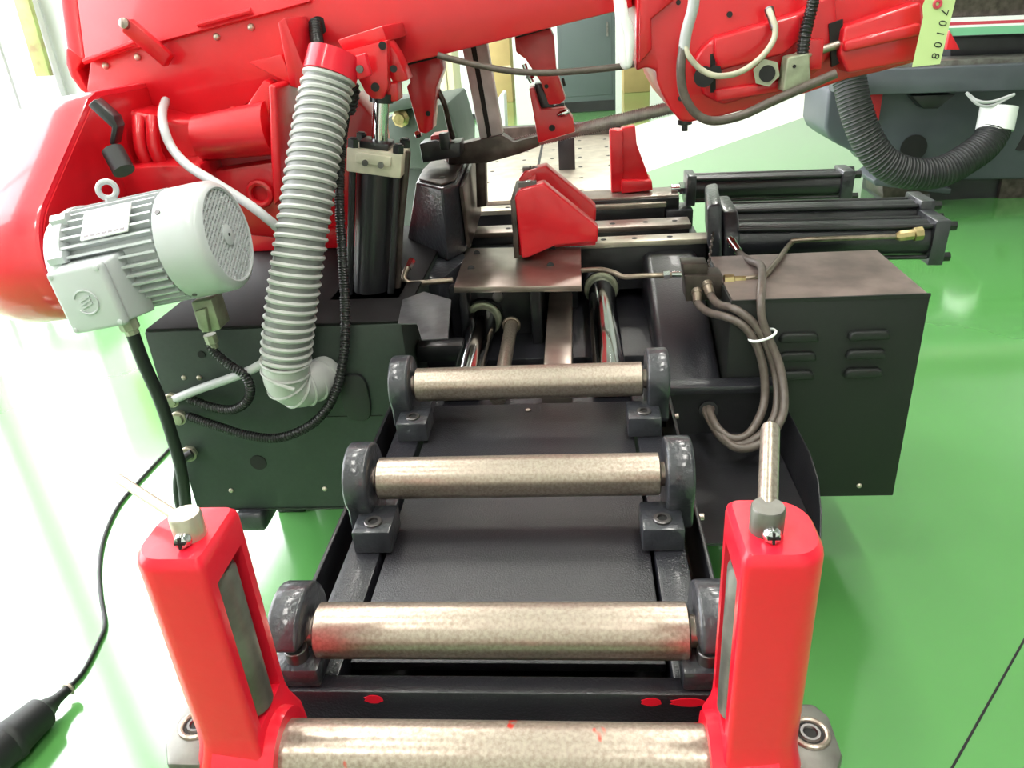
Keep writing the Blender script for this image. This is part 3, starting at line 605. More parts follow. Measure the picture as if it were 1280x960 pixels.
# clevis bracket for the lift cylinder
MB().prism(P_([(421, 50), (478, 32), (484, 52), (430, 66)], py, 1.60), (0, .20, 0)).build('clevis_block', 'red', sh, .004)
MB().prism(P_([(430, 64), (484, 50), (485, 110), (478, 124), (466, 124), (456, 115)], py, 1.585), (0, .03, 0)).build('clevis_plate', 'red', sh, .003)
MB().prism(P_([(484, 50), (496, 68), (510, 100), (492, 105), (484, 90)], py, 1.62), (0, .06, 0)).build('clevis_web', 'red', sh, .003)
MB().prism(P_([(474, 105), (496, 104), (498, 126), (490, 128), (476, 115)], py, 1.61), (0, .05, 0)).build('clevis_ear', 'red', sh, .003)
for (x_, y_, r_) in ((478, 57, .0075), (431, 70, .006), (469, 109, .0085), (492, 86, .007)):
    MB().cyl(py(x_, y_, 1.584), py(x_, y_, 1.579), r_, seg=14).build('clevis_bolt', 'dark', sh)
# gearbox casting
gx = MB().prism(P_([(122, 140), (160, 138), (210, 150), (238, 150), (338, 138), (352, 150), (352, 262), (250, 272), (165, 262), (150, 210), (130, 200)], py, 1.70), (0, .3, 0)).build('gearbox', 'red', sh, .012, 3)
for x0 in (150, 173, 190):
    MB().tube([py(x0, 148, 1.685), py(x0+1, 165, 1.665), py(x0+3, 185, 1.655), py(x0+11, 203, 1.66), py(x0+20, 213, 1.68)], .014, 10, 5).build('cooling_rib', 'red', gx)
MB().cyl(py(250, 173, 1.66), py(340, 160, 1.66), .046, .055, 32).build('gear_bearing_tube', 'red', gx)
MB().prism(P_([(335, 105), (345, 108), (352, 250), (342, 258), (338, 200)], py, 1.60), (0, .2, 0)).build('gear_flange', 'red', gx, .006, 3)
MB().prism(P_([(306, 135), (330, 100), (338, 104), (336, 150), (312, 152)], py, 1.66), (0, .05, 0)).build('gear_gusset', 'red', gx, .003)
MB().cyl(py(293, 141, 1.65), py(293, 141, 1.70), .014, seg=6).build('oil_plug', 'red', gx)
MB().prism(P_([(250, 215), (352, 200), (352, 300), (255, 290)], py, 1.66), (0, .2, 0)).build('gearbox_lower', 'red', gx, .012)
MB().prism(P_([(112, 212), (250, 205), (262, 250), (118, 258)], py, 1.60), (0, .12, 0)).build('motor_mount', 'red', gx, .006)
MB().torus(py(325, 242, 1.648), (0, 1, 0), .024, .007).build('drain_boss', 'red', gx)
# black strap and roller behind the guard
MB().prism(P_([(109, 132), (117, 124), (142, 146), (147, 158), (142, 182), (136, 180), (139, 160)], py, 1.50), (0, .03, 0)).build('tension_strap', 'black', sh, .003)
MB().cyl(py(141, 188, 1.50), py(155, 214, 1.48), .021, seg=24).build('belt_tensioner', 'rubber', sh)
# idler wheel housing
YH = 1.76
hz = [(796, -40), (795, 89), (808, 84), (820, 88), (821, 100), (826, 115), (838, 137), (851, 152), (862, 153), (900, 146), (1010, 116), (1062, 98), (1100, 90), (1148, 77), (1170, 40), (1190, -40)]
wh = MB().prism(P_(hz, py, YH), (0, .42, 0)).build('idler_housing', 'red', sh, .006, 3)
MB().prism(P_([(814, 24), (843, 0), (846, -30), (800, -30), (799, 80), (815, 62)], py, YH-.012), (0, .02, 0)).build('housing_boss', 'red', wh, .004)
MB().prism(P_([(868, 74), (880, 58), (895, 46), (1002, 14), (1020, 0), (1045, -12), (1050, 55), (1020, 92), (990, 105), (905, 132), (880, 120)], py, YH-.03), (0, .05, 0)).build('tension_slide', 'red', wh, .010, 3)
MB().prism(P_([(893, 48), (1000, 18), (1003, 48), (980, 68), (900, 88), (893, 70)], py, YH-.045), (0, .03, 0)).build('slide_cover', 'red', wh, .006, 3)
MB().prism(P_([(893, 112), (955, 104), (1000, 92), (998, 112), (895, 128)], py, YH-.04), (0, .03, 0)).build('slide_gib', 'red', wh, .006, 3)
MB().cyl(py(880, 96, YH-.034), py(880, 96, YH-.07), .020, seg=24).build('tension_knob', 'dark', wh)
MB().cyl(py(894, 90, YH-.034), py(894, 90, YH-.052), .014, seg=6).build('lock_nut', 'dark', wh)
MB().prism(P_([(888, 68), (894, 66), (895, 115), (888, 116)], py, YH-.032), (0, .012, 0)).build('guide_slot', 'dark', wh)
MB().cyl(py(958, 91, YH-.03), py(958, 91, YH-.055), .027, seg=6).build('spindle_nut', 'limit', wh)
MB().cyl(py(959, 92, YH-.055), py(959, 92, YH-.058), .016, seg=24).build('spindle_bore', 'dark', wh)
MB().prism(P_([(1056, 34), (1152, 2), (1156, 60), (1145, 76), (1060, 92), (1050, 70)], py, YH-.06), (0, .08, 0)).build('end_bracket', 'red', wh, .006, 3)
MB().prism(P_([(1056, 52), (1152, 28), (1153, 44), (1056, 66)], py, YH-.075), (0, .03, 0)).build('end_bracket_rib', 'red', wh, .006, 3)
MB().prism(P_([(1036, 30), (1054, 24), (1052, 78), (1040, 84)], py, YH-.034), (0, .01, 0)).build('guide_slot', 'dark', wh)
MB().cyl(py(1022, 64, YH-.04), py(1050, 55, YH-.04), .008, seg=12).build('sensor_pin', 'plate', wh)
MB().box(*[c for p in (py(1012, 80, YH-.05),) for c in (p.x-.012, p.x+.025, p.y, p.y+.04, p.z-.012, p.z+.045)]).build('sensor_lug', 'red', wh, .004)
MB().cyl(py(912, 18, YH-.001), py(912, 18, YH-.004), .006, seg=10).cyl(py(848, 3, YH-.001), py(848, 3, YH-.004), .005, seg=10).build('housing_hole', 'dark', wh)
MB().cyl(py(851, 123, YH-.001), py(851, 123, YH-.005), .006, seg=10).build('housing_hole', 'dark', wh)
MB().lathe(py(856, 153, YH+.05), (0, 0, -1), [(-.005, .016), (.004, .016), (.006, .007), (.018, .007)], 12).build('thumb_nut', 'black', wh)
# limit switch on the housing
ls = thing('limit_switch', py(995, 95, YH-.08), 'grey cast limit switch box on the red idler housing', 'limit switch')
MB().prism(P_([(985, 72), (1012, 66), (1014, 104), (1008, 112), (978, 115)], py, YH-.085), (0, .05, 0)).build('switch_body', 'limit', ls, .004, 3)
MB().cyl(py(993, 83, YH-.086), py(993, 83, YH-.089), .0035, seg=10).build('cover_screw', 'dark', ls)
MB().torus(py(1004, 68, YH-.06), py(1010, 40, YH-.06)-py(1004, 68, YH-.06), .013, .004, 20, 6).build('clamp_ring', 'brightplate', ls)
# ---- blade guides
gd = MB().prism(P_([(506, 79), (549, 68), (553, 88), (545, 110), (540, 162), (533, 167), (524, 166), (508, 108), (513, 103), (511, 96)], py, 1.93), (0, .07, 0)).build('guide_arm', 'red', sh, .003)
MB().prism(P_([(507, 76), (549, 66), (549, 72), (508, 82)], py, 1.925), (0, .06, 0)).build('guide_groove', 'dark', gd)
MB().cyl(py(535, 142, 1.93), py(535, 142, 1.926), .006, seg=12).build('arm_hole', 'dark', gd)
MB().prism(P_([(538, 170), (560, 166), (562, 180), (538, 184)], py, 2.02), (0, .06, 0)).build('guide_foot', 'red', gd, .002)
MB().prism(P_([(524, 180), (545, 175), (552, 178), (560, 180), (575, 178), (575, 196), (528, 204)], py, 2.0), (0, .08, 0)).build('carbide_holder', 'black', gd, .003)
MB().obox(py(556, 176, 2.0), (.012, 0, 0), (0, .012, 0), (0, 0, .02)).build('holder_screw', 'black', gd, .003)
MB().tube([py(545, 108, 2.0), py(556, 132, 2.0), py(562, 158, 2.02), (py(566, 172, 2.05))], .007, 10).build('coolant_pipe', 'oldsteel', gd)
MB().cyl(py(523, 170, 1.99), py(522, 166, 1.985), .008, seg=12).build('arm_stud', 'chrome', gd)
ga = MB().prism(P_([(643, 45), (686, 33), (692, 45), (695, 86), (707, 124), (700, 130), (686, 131), (676, 103), (657, 74), (645, 65)], py, 1.95), (0, .06, 0)).build('guide_arm', 'red', sh, .003)
MB().prism(P_([(644, 42), (686, 30), (687, 36), (645, 48)], py, 1.945), (0, .05, 0)).build('guide_groove', 'dark', ga)
MB().prism(P_([(661, 110), (667, 109), (676, 137), (692, 136), (705, 134), (716, 148), (719, 165), (673, 179)], py, 2.0), (0, .06, 0)).build('guide_head', 'red', ga, .003)
MB().prism(P_([(668, 105), (676, 104), (692, 132), (705, 128), (706, 136), (676, 140)], py, 2.03), (0, .05, 0)).build('guide_carbide', 'black', ga, .002)
MB().cyl(py(690, 160, 2.0), py(690, 160, 1.996), .008, seg=14).cyl(py(683, 108, 1.95), py(683, 108, 1.946), .005, seg=12).cyl(py(703, 103, 1.96), py(706, 102, 1.96), .009, seg=10).build('arm_bolt', 'dark', ga)
MB().tube([py(655, 80, 1.98), py(659, 92, 1.98), py(665, 103, 1.98)], .006, 10).lathe(py(662, 98, 1.98), (0, 0, 1), [(0, .011), (.012, .011)], 6).build('coolant_nozzle', 'chrome', ga)
MB().lathe(py(703, 142, 2.0), (1, -.2, .3), [(-.012, .006), (0, .009), (.01, .009), (.018, .005)], 10).build('guide_screw', 'chrome', ga)
# scale column with slot, and the dark stop it carries
MB().prism(P_([(577, 58), (607, 50), (628, 168), (600, 175)], py, 2.09), (0, .05, 0)).build('scale_column', 'galv', sh, .003)
MB().prism(P_([(588, 56), (594, 54), (614, 170), (609, 172)], py, 2.087), (0, .006, 0)).build('column_slot', 'dark', sh)
MB().prism(P_([(560, 184), (600, 174), (628, 169), (642, 178), (672, 170), (674, 183), (648, 193), (608, 204), (560, 206)], py, 2.08), (0, .05, 0)).build('guide_bridge', 'oldsteel', sh, .003)
MB().prism(P_([(594, 192), (606, 190), (608, 258), (596, 260)], py, 2.12), (0, .05, 0)).build('wire_brush_post', 'oldsteel', sh, .003)
# ---- saw band with teeth
bl = []; q0, q1 = py(560, 208, 2.11), py(850, 139, 2.11); bd = (q1-q0); n_t = 110
up = V((0, 0, 1)); up = (up-bd.normalized()*up.dot(bd.normalized())).normalized()
low = []
for i in range(n_t):
    c = q0+bd*(i/n_t); low += [c, c+bd*(.75/n_t)-up*.0045]
low.append(q1)
vv = [p for p in low]+[p+up*.032 for p in low]; n_ = len(low)
mb = MB(); mb.add(vv, [(i, i+1, n_+i+1, n_+i) for i in range(n_-1)])
band = mb.build('saw_band', 'blade', sh)
mo = band.modifiers.new('thickness', 'SOLIDIFY'); mo.thickness = .0012
# ------------------------------------------------------------------ belt guard
bgd = thing('belt_guard', (-1.0, 1.5, .75), 'large red sheet belt guard with rounded bottom behind the grey motor', 'belt guard')
def hull2(c1, r1, c2, r2, n_=18):
    d = V((c2[0]-c1[0], c2[1]-c1[1])); L_ = d.length; a0 = math.atan2(d.y, d.x); ph = math.acos(max(-1, min(1, (r1-r2)/L_)))
    pts = []
    for j in range(n_+1):
        a_ = a0+ph+(2*math.pi-2*ph)*j/n_; pts.append((c1[0]+r1*math.cos(a_), c1[1]+r1*math.sin(a_)))
    for j in range(n_+1):
        a_ = a0-ph+2*ph*j/n_; pts.append((c2[0]+r2*math.cos(a_), c2[1]+r2*math.sin(a_)))
    return pts
def guard_outline(c, r_, k):
    out = []
    for j in range(25):
        a_ = math.radians(128+(300-128)*j/24); out.append((c[0]+r_*math.cos(a_), c[1]+r_*math.sin(a_)))
    out += [(1.75, .86), (1.92, .95), (1.95, 1.06), (1.92, 1.13-k), (1.88, 1.15-k)]
    out += [(1.60+k*.5, 1.155-k), (1.565+k*.5, 1.145-k), (1.545+k*.5, 1.13-k)]
    return out
gp = guard_outline((1.415, .885), .135, 0)
XG = -.868
gr_ = [[V((XG-t_, 1.60+(p-1.60)*k_, 1.0+(q-1.0)*k_-.10*t_)) for p, q in gp] for t_, k_ in ((0, .985), (.006, 1.0), (.11, 1.0), (.15, .975), (.18, .92), (.20, .84), (.208, .70))]
MB().ring(gr_).build('guard_body', 'red_guard', bgd, 0, 2, 50)
gp2 = guard_outline((1.415, .885), .122, .012)
MB().prism([V((XG+.004, p, q)) for p, q in gp2], (-.003, 0, 0)).build('guard_back_plate', 'red', bgd)
# ------------------------------------------------------------------ motor
em = thing('electric_motor', (-.70, 1.33, .80), 'light grey finned electric motor with round fan grille', 'motor')
MY = 1.33
A = py(116, 328, MY); Bf = py(287, 293, MY); ax = (Bf-A); Lm = ax.length; ax.normalize()
RM = .097
wz = V((0, 0, 1)); wz = (wz-ax*wz.dot(ax)).normalized(); wy_ = wz.cross(ax)   # wy_ : points +Y or -Y
if wy_.y > 0: wy_ = -wy_                                                       # towards the viewer
def rad(a_): return wz*math.cos(a_)+wy_*math.sin(a_)
MB().lathe(A, ax, [(-.022, .05), (-.022, RM*.98), (0, RM*1.06), (.015, RM*1.06), (.02, RM*.92), (.02, 0)], 40).build('end_shield', 'motor', em)
MB().cyl(A+ax*.01, A+ax*(Lm-.08), RM*.86, seg=40).build('stator', 'motor', em)
for k in range(36):
    a_ = 2*math.pi*k/36
    d = rad(a_); t_ = ax.cross(d)
    MB().obox(A+ax*(.015+(Lm-.105)/2)+d*(RM*.92), ax*((Lm-.105)/2), t_*.0022, d*(RM*.12)).build('fin', 'motor', em)
for a_ in (.45, 1.2, 2.6, -.6):
    d = rad(a_); MB().lathe(A+d*RM*1.04-ax*.005, ax, [(0, .012), (.03, .012)], 6).build('shield_lug', 'motor', em)
RF = RM*1.03
cw = MB().lathe(A+ax*(Lm-.088), ax, [(0, RF*.98), (.002, RF), (.055, RF), (.075, RF*.985), (.084, RF*.93), (.088, RF*.85), (.086, RF*.82), (.07, RF*.82)], 48).build('fan_cover', 'motor', em)
fc = A+ax*(Lm-.004)
MB().lathe(fc-ax*.008, ax, [(0, RF*.83), (.001, RF*.83)], 40).build('grille_back', 'dark', cw)
di = (wz*.45+wy_*-.9).normalized(); dj = ax.cross(di).normalized()
for k in range(-9, 10):
    h = k*RF*.83/9.6; half = math.sqrt(max(0, (RF*.84)**2-h*h))
    MB().obox(fc+dj*h-ax*.002, di*half, dj*.0020, ax*.0022).build('grille_bar', 'motor', cw)
for k in range(-5, 6):
    h = k*RF*.83/5.6; half = math.sqrt(max(0, (RF*.84)**2-h*h)); MB().obox(fc+di*h-ax*.0025, dj*half, di*.0015, ax*.0018).build('grille_cross_bar', 'motor', cw)
MB().lathe(fc-ax*.002, ax, [(0, .019), (.004, .019), (.005, .017), (.005, 0)], 24).build('grille_hub', 'motor', cw)
MB().cyl(fc+ax*.003, fc+ax*.004, .003, seg=10).build('hub_hole', 'dark', cw)
for a_ in (.75, 2.5): d = rad(a_); MB().cyl(A+ax*(Lm-.075)+d*RF*.99, A+ax*(Lm-.075)+d*(RF+.002), .0045, seg=12).build('cover_screw', 'bolt', cw)
# eye bolt
eb = A+ax*.085+rad(-.05)*RM
ey = MB().torus(eb+wz*.022, (wy_*.9+ax*.45), .0145, .0052, 24, 8).build('eye_bolt', 'motor', em)
MB().cyl(eb, eb+wz*.01, .011, seg=16).build('eye_collar', 'motor', ey)
# name plate
np_c = A+ax*.105+rad(.72)*(RM*1.045); dd = rad(.72); tt = ax.cross(dd).normalized()
np_ = MB().obox(np_c, ax*.045, tt*.030, dd*.002).build('name_plate', 'white', em, .001)
for j in range(7): MB().obox(np_c+dd*.0022+tt*.024+ax*(-.034+.0115*j), ax*.004, tt*.0022, dd*.0003).build('name_plate_text', 'bolt', np_)
# terminal box on the front side
tb_d = rad(1.55); tb_t = ax.cross(tb_d).normalized()
if tb_t.z < 0: tb_t = -tb_t
tb_c = A+ax*.062+tb_d*(RM*.98+.014)-tb_t*.034
base_ = [tb_c-tb_d*.045+ax*i*.064+tb_t*j*.060 for i, j in ((-1, -1), (1, -1), (1, 1), (-1, 1))]
topb = [tb_c+tb_d*.018+ax*i*.050+tb_t*j*.054 for i, j in ((-1, -1), (1, -1), (1, 1), (-1, 1))]
tb = MB().loft(base_, topb).build('terminal_box', 'motor', em, .006, 3)
lid = MB().obox(tb_c+tb_d*.028, ax*.052, tb_t*.057, tb_d*.010).build('terminal_lid', 'motor', tb, .008, 3)
lc0 = tb_c+tb_d*.039-tb_t*.004
MB().torus(lc0, tb_d, .021, .0018, 30, 6, .82).build('embossed_ring', 'motor', tb)
for j in (-1, 0, 1): MB().obox(lc0+tb_t*j*.006, (ax*.9+tb_t*.3)*.012, tb_t*.0013, tb_d*.0012).build('embossed_bar', 'motor', tb)
for i in (-1, 1):
    for j in (-1, 1): MB().lathe(tb_c+tb_d*.037+ax*i*.043+tb_t*j*.048, tb_d, [(0, .005), (.002, .0045), (.003, 0)], 12).build('lid_screw', 'motor', tb)
gl0 = tb_c-tb_t*.062+ax*.03
MB().lathe(gl0, -tb_t, [(-.006, .017), (.012, .017), (.014, .012), (.022, .012)], 8).build('cable_gland', 'limit', tb)
MB().obox(A+ax*.12-wz*.02+V((0, .10, 0)), ax*.10, (0, .05, 0), wz*.03).build('mount_foot', 'motor', em, .004)
# valve under the fan cover
va = thing('sensor_block', py(257, 395, 1.38), 'cast grey-green switch block hanging below the motor fan cover', 'switch')
MB().prism(P_([(238, 378), (264, 374), (276, 412), (264, 416), (248, 412)], py, 1.36), (0, .05, 0)).build('switch_body', 'limit', va, .004)
MB().prism(P_([(242, 390), (256, 386), (262, 416), (252, 416)], py, 1.35), (0, .02, 0)).build('switch_cover', 'limit', va, .003)
MB().lathe(py(262, 418, 1.38), (.1, 0, -1), [(0, .013), (.018, .013), (.02, .009), (.03, .009)], 8).build('cable_gland', 'limit', va)
# ------------------------------------------------------------------ grey spiral hose
hp = [py(*q) for q in ((414, 88, 1.53), (406, 120, 1.51), (395, 180, 1.46), (384, 250, 1.41), (373, 320, 1.37), (362, 400, 1.34), (357, 450, 1.33))]
gh = thing('spiral_hose', hp[-1], 'thick grey spiral hose with pale ribs hanging below the red head', 'hose')
ep = [hp[-1], py(359, 475, 1.335), py(375, 484, 1.355), py(393, 476, 1.385), py(404, 468, 1.42)]
RH = .047
MB().tube(hp, RH*.955, 28, 10).build('hose_wall', 'hose', gh)
pth = catmull(hp, 40); T_, N_ = frames(pth)
tot = sum((pth[i+1]-pth[i]).length for i in range(len(pth)-1)); turns = 33; acc = 0; spi = []
acl = [0]
for i in range(len(pth)-1): acl.append(acl[-1]+(pth[i+1]-pth[i]).length)
NS = turns*22; j = 0
for k in range(NS+1):
    s_ = tot*k/NS
    while j < len(acl)-2 and acl[j+1] < s_: j += 1
    t = (s_-acl[j])/(acl[j+1]-acl[j]); c = pth[j].lerp(pth[j+1], t); nn = N_[j].lerp(N_[j+1], t).normalized(); bb = T_[j].cross(nn)
    a_ = 2*math.pi*turns*k/NS; spi.append(c+(nn*math.cos(a_)+bb*math.sin(a_))*RH*.965)
MB().tube(spi, .0047, 6, 1, False).build('spiral_rib', 'hoserib', gh)
MB().tube(ep, lambda t: RH*(.985-.22*t), 28, 8).build('hose_elbow', 'hoserib', gh)
for k in range(5):
    t = k/5; c = catmull(ep, 10); i = int(t*(len(c)-12)); d = (c[i+1]-c[i]).normalized(); MB().torus(c[i], d, RH*(.985-.22*i/len(c)), .0035, 32, 6).build('elbow_ridge', 'hoserib', gh)
e = py(410, 466, CY-.03); MB().lathe(py(408, 467, CY), (-.35, -1, -.1), [(-.005, .040), (.012, .040), (.014, .037), (.05, .037)], 32).build('outlet_cuff', 'hoserib', gh)
MB().tube([py(342, 478, 1.285), py(352, 482, 1.282), py(368, 487, 1.285)], .004, 8).build('rib_tail', 'hoserib', gh)
hd_ = (hp[1]-hp[0]).normalized()
hcl = MB().lathe(hp[0]-hd_*.03, hd_, [(0, RH*.9), (0, RH*1.06), (.042, RH*1.06), (.042, RH*.9)], 40).build('hose_clamp', 'red_post', gh)
MB().obox(hp[0]+V((.058, 0, .0))+hd_*-.004, (.014, 0, .003), (0, .010, 0), (-.003, 0, .020)).build('clamp_lug', 'red_post', hcl, .004)
MB().cyl(hp[0]+V((.058, -.011, 0)), hp[0]+V((.058, -.015, 0)), .007, seg=12).build('clamp_bolt', 'bolt', hcl)
# ------------------------------------------------------------------ lift cylinder
lf = thing('lift_cylinder', (-.36, 1.62, .706), 'upright black lift cylinder with beige top block and chrome rod', 'cylinder')
a0, a1 = py(466, 382, 1.62), py(473, 212, 1.62); d = (a1-a0).normalized(); sx_ = V((d.z, 0, -d.x))
MB().cyl(a0, a1, .042, seg=36).build('barrel', 'black', lf)
for i in (-1, 1):
    for j in (-1, 1): MB().cyl(a0+sx_*.046*i+V((0, .034*j, 0)), a1+sx_*.046*i+V((0, .034*j, 0))+d*.065, .0075, seg=12).cyl(a1+sx_*.046*i+V((0, .034*j, 0))+d*.046, a1+sx_*.046*i+V((0, .034*j, 0))+d*.062, .012, seg=6).build('tie_rod', 'black', lf)
tbk = MB().obox(a1+d*.022, sx_*.056, (0, .046, 0), d*.024).build('top_block', 'beige', lf, .003)
MB().obox(a1+d*.03+V((0, -.047, 0)), sx_*.036, (0, .006, 0), d*.010).build('valve_plate', 'beige', tbk, .002)
for i in (-1, 1): MB().cyl(a1+d*.022+sx_*.016*i+V((0, -.045, 0)), a1+d*.022+sx_*.016*i+V((0, -.056, 0)), .0065, seg=12).build('port_bolt', 'bolt', tbk)
MB().obox(a1+d*.052+sx_*-.005, sx_*.03, (0, .03, 0), d*.008).build('rod_gland', 'black', lf, .003)
MB().cyl(a1+d*.04, a1+d*.150, .0165, seg=28).build('piston_rod', 'chrome', lf)
MB().cyl(a1+d*.135, a1+d*.152, .024, seg=24).build('rod_eye', 'black', lf)
MB().obox(a0-d*.02, sx_*.056, (0, .046, 0), d*.024).build('bottom_block', 'black', lf, .004)
MB().prism([V((-.45, 1.55, .706)), V((-.29, 1.55, .706)), V((-.33, 1.55, a0.z-.02)), V((-.41, 1.55, a0.z-.02))], (0, .14, 0)).build('trunnion_bracket', 'black', lf, .004)
MB().tube([a1+sx_*.058+d*.045, a1+sx_*.056-d*.02, a1+sx_*.052-d*.12, a0+sx_*.054+d*.03], .008, 10).build('oil_pipe', 'oldsteel', lf)
# red pivot frame behind the cylinder
pv = thing('pivot_frame', (-.5, 2.0, .706), 'red cast pivot frame standing behind the lift cylinder', 'frame')
MB().prism(P_([(352, 205), (440, 118), (470, 150), (480, 205), (440, 330), (352, 345)], py, 1.98), (0, .12, 0)).build('frame_cheek', 'red', pv, .006)
MB().box(-.78, -.42, 1.95, 2.12, .706, .76).build('frame_foot', 'red', pv, .005)
# ================================================================== cables
def ribs(t, P, r, step, m_, name='rib', k_=.22):
    pth = catmull(P, 24); L_ = 0; nxt = 0; mb = MB()
    for i in range(len(pth)-1):
        dl = (pth[i+1]-pth[i]).length; L_ += dl
        if L_ >= nxt:
            mb.torus(pth[i], (pth[i+1]-pth[i]), r, r*k_, 10 if r < .03 else 28, 5); nxt += step
    o = mb.build(name, m_, t); o['kind'] = 'stuff'
def cable(pts, r, m_, label, name='power_cable', rib=0):
    P = [py(*q) if len(q) == 3 else V(q[:3]) for q in pts]
    t = thing(name, P[-1], label, 'cable')
    MB().tube(P, r, 12, 8).build('sheath', m_, t)
    if rib: ribs(t, P, r, rib, m_, 'conduit_ribs')
    return t
cable([(158, 398, 1.27), (165, 415, 1.27), (180, 455, 1.28), (200, 500, 1.29), (215, 545, 1.30), (227, 590, 1.31), (233, 640, 1.33), (236, 690, 1.36)], .0125, 'rubber', 'thick black rubber motor cable hanging from the terminal box')
cable([(240, 566, 1.40), (228, 575, 1.39), (222, 595, 1.39), (222, 620, 1.40), (228, 650, 1.42)], .009, 'rubber', 'black cable looping down from the lowest cabinet gland')
cable([(207, 126, 1.78), (203, 140, 1.68), (205, 160, 1.585), (215, 185, 1.555), (235, 207, 1.51), (265, 226, 1.48), (300, 248, 1.46), (330, 270, 1.45), (352, 292, 1.46), (365, 330, 1.47), (362, 400, 1.42), (345, 440, 1.38), (322, 458, 1.37), (290, 472, 1.375), (250, 486, 1.39), (218, 499, 1.41)], .0095, 'greyplastic', 'light grey cable from the red head plate to the cabinet gland')
cable([(262, 428, 1.385), (268, 440, 1.375), (285, 455, 1.365), (305, 468, 1.36), (313, 485, 1.36), (308, 502, 1.365), (290, 512, 1.375), (265, 509, 1.39), (235, 498, 1.405)], .0085, 'conduit', 'black ribbed conduit looping from the grey-green switch block', 'conduit', .006)
cable([(434, 130, 1.62), (428, 170, 1.55), (424, 240, 1.48), (428, 320, 1.44), (432, 400, 1.40), (428, 455, 1.385), (415, 500, 1.37), (390, 530, 1.36), (350, 547, 1.36), (310, 544, 1.37), (270, 532, 1.385), (235, 520, 1.405)], .0085, 'conduit', 'black ribbed conduit running down beside the spiral hose to the cabinet', 'conduit', .006)
cable([(394, 30, 1.79), (396, 50, 1.74), (400, 70, 1.66), (408, 88, 1.58), (440, 108, 1.60), (436, 140, 1.62)], .012, 'conduit', 'black wire bundle leaving the round port in the red beam', 'wire_bundle', .010)
cable([(391, 34, 1.79), (393, 55, 1.72), (398, 80, 1.62), (406, 98, 1.55)], .005, 'brass', 'thin brass-coloured wire entering the top of the spiral hose', 'wire')
cable([(1020, -12, 1.70), (1012, 20, 1.70), (1006, 45, 1.69), (1003, 68, 1.69)], .0105, 'conduit', 'black ribbed conduit above the limit switch', 'conduit', .007)
cable([(547, 69, 1.78), (565, 74, 1.78), (600, 82, 1.77), (640, 89, 1.76), (680, 91, 1.76), (720, 89, 1.76), (770, 84, 1.76), (793, 80, 1.76)], .0068, 'oilhose', 'brown coolant hose sagging beneath the red beam', 'coolant_hose')
cable([(775, -10, 1.73), (780, 20, 1.72), (787, 45, 1.72), (784, 80, 1.72), (779, 70, 1.72), (776, 30, 1.73), (772, -10, 1.74)], .010, 'white', 'pale translucent tube looped at the left edge of the idler housing', 'coolant_tube')
cable([(868, -10, 1.66), (866, 10, 1.66), (858, 40, 1.66), (855, 60, 1.66), (854, 62, 1.66)], .011, 'greyplastic', 'short silvery grey sleeve crossing the idler housing', 'cable_sleeve')
cable([(854, 58, 1.66), (851, 85, 1.65), (854, 115, 1.65), (868, 140, 1.65), (890, 151, 1.65), (925, 145, 1.66), (965, 127, 1.67), (1010, 107, 1.67), (1045, 92, 1.67)], .009, 'oilhose', 'dark brown hose looping below the idler housing', 'coolant_hose')
cable([(856, 58, 1.655), (862, 72, 1.65), (878, 88, 1.65), (898, 95, 1.65), (925, 90, 1.66), (950, 73, 1.67), (966, 52, 1.68), (969, 35, 1.69), (965, 22, 1.70), (961, 12, 1.71)], .0058, 'beige', 'thin cream tube curving across the idler housing', 'lubrication_tube')
tag(MB().lathe(py(961, 11, 1.72), py(969, 38, 1.69)-py(961, 11, 1.72), [(0, .009), (.012, .009), (.012, .0075), (.045, .0075)], 10).build('tube_fitting', 'bolt'), 'dark steel fitting at the top end of the cream tube', 'fitting')
# extension cord on the floor
cord = [pz(x_, y_, .006) for x_, y_ in ((88, 858), (105, 838), (122, 805), (131, 780), (126, 745), (124, 710), (130, 672), (148, 632), (175, 600), (205, 568), (225, 545))]
tag(MB().tube(cord, .0048, 10, 8).build('extension_cord', 'rubber'), 'thin black power cord lying in a curve on the floor', 'cord')
cn = thing('cable_connector', pz(20, 915, 0), 'black rubber cable connector lying on the floor at the end of the cord', 'connector')
c1, c0 = pz(80, 866, .03), pz(-20, 955, .045); d = c0-c1; L_ = d.length
MB().lathe(c1, d, [(-.02, .009), (.02, .012), (.045, .022), (.055, .034), (.12, .040), (.125, .044), (.135, .044), (.14, .040), (L_, .043)], 28).build('connector_body', 'rubber', cn)
MB().torus(c1-d.normalized()*.012, d, .011, .004, 18, 6).build('cord_clip', 'plate', cn)
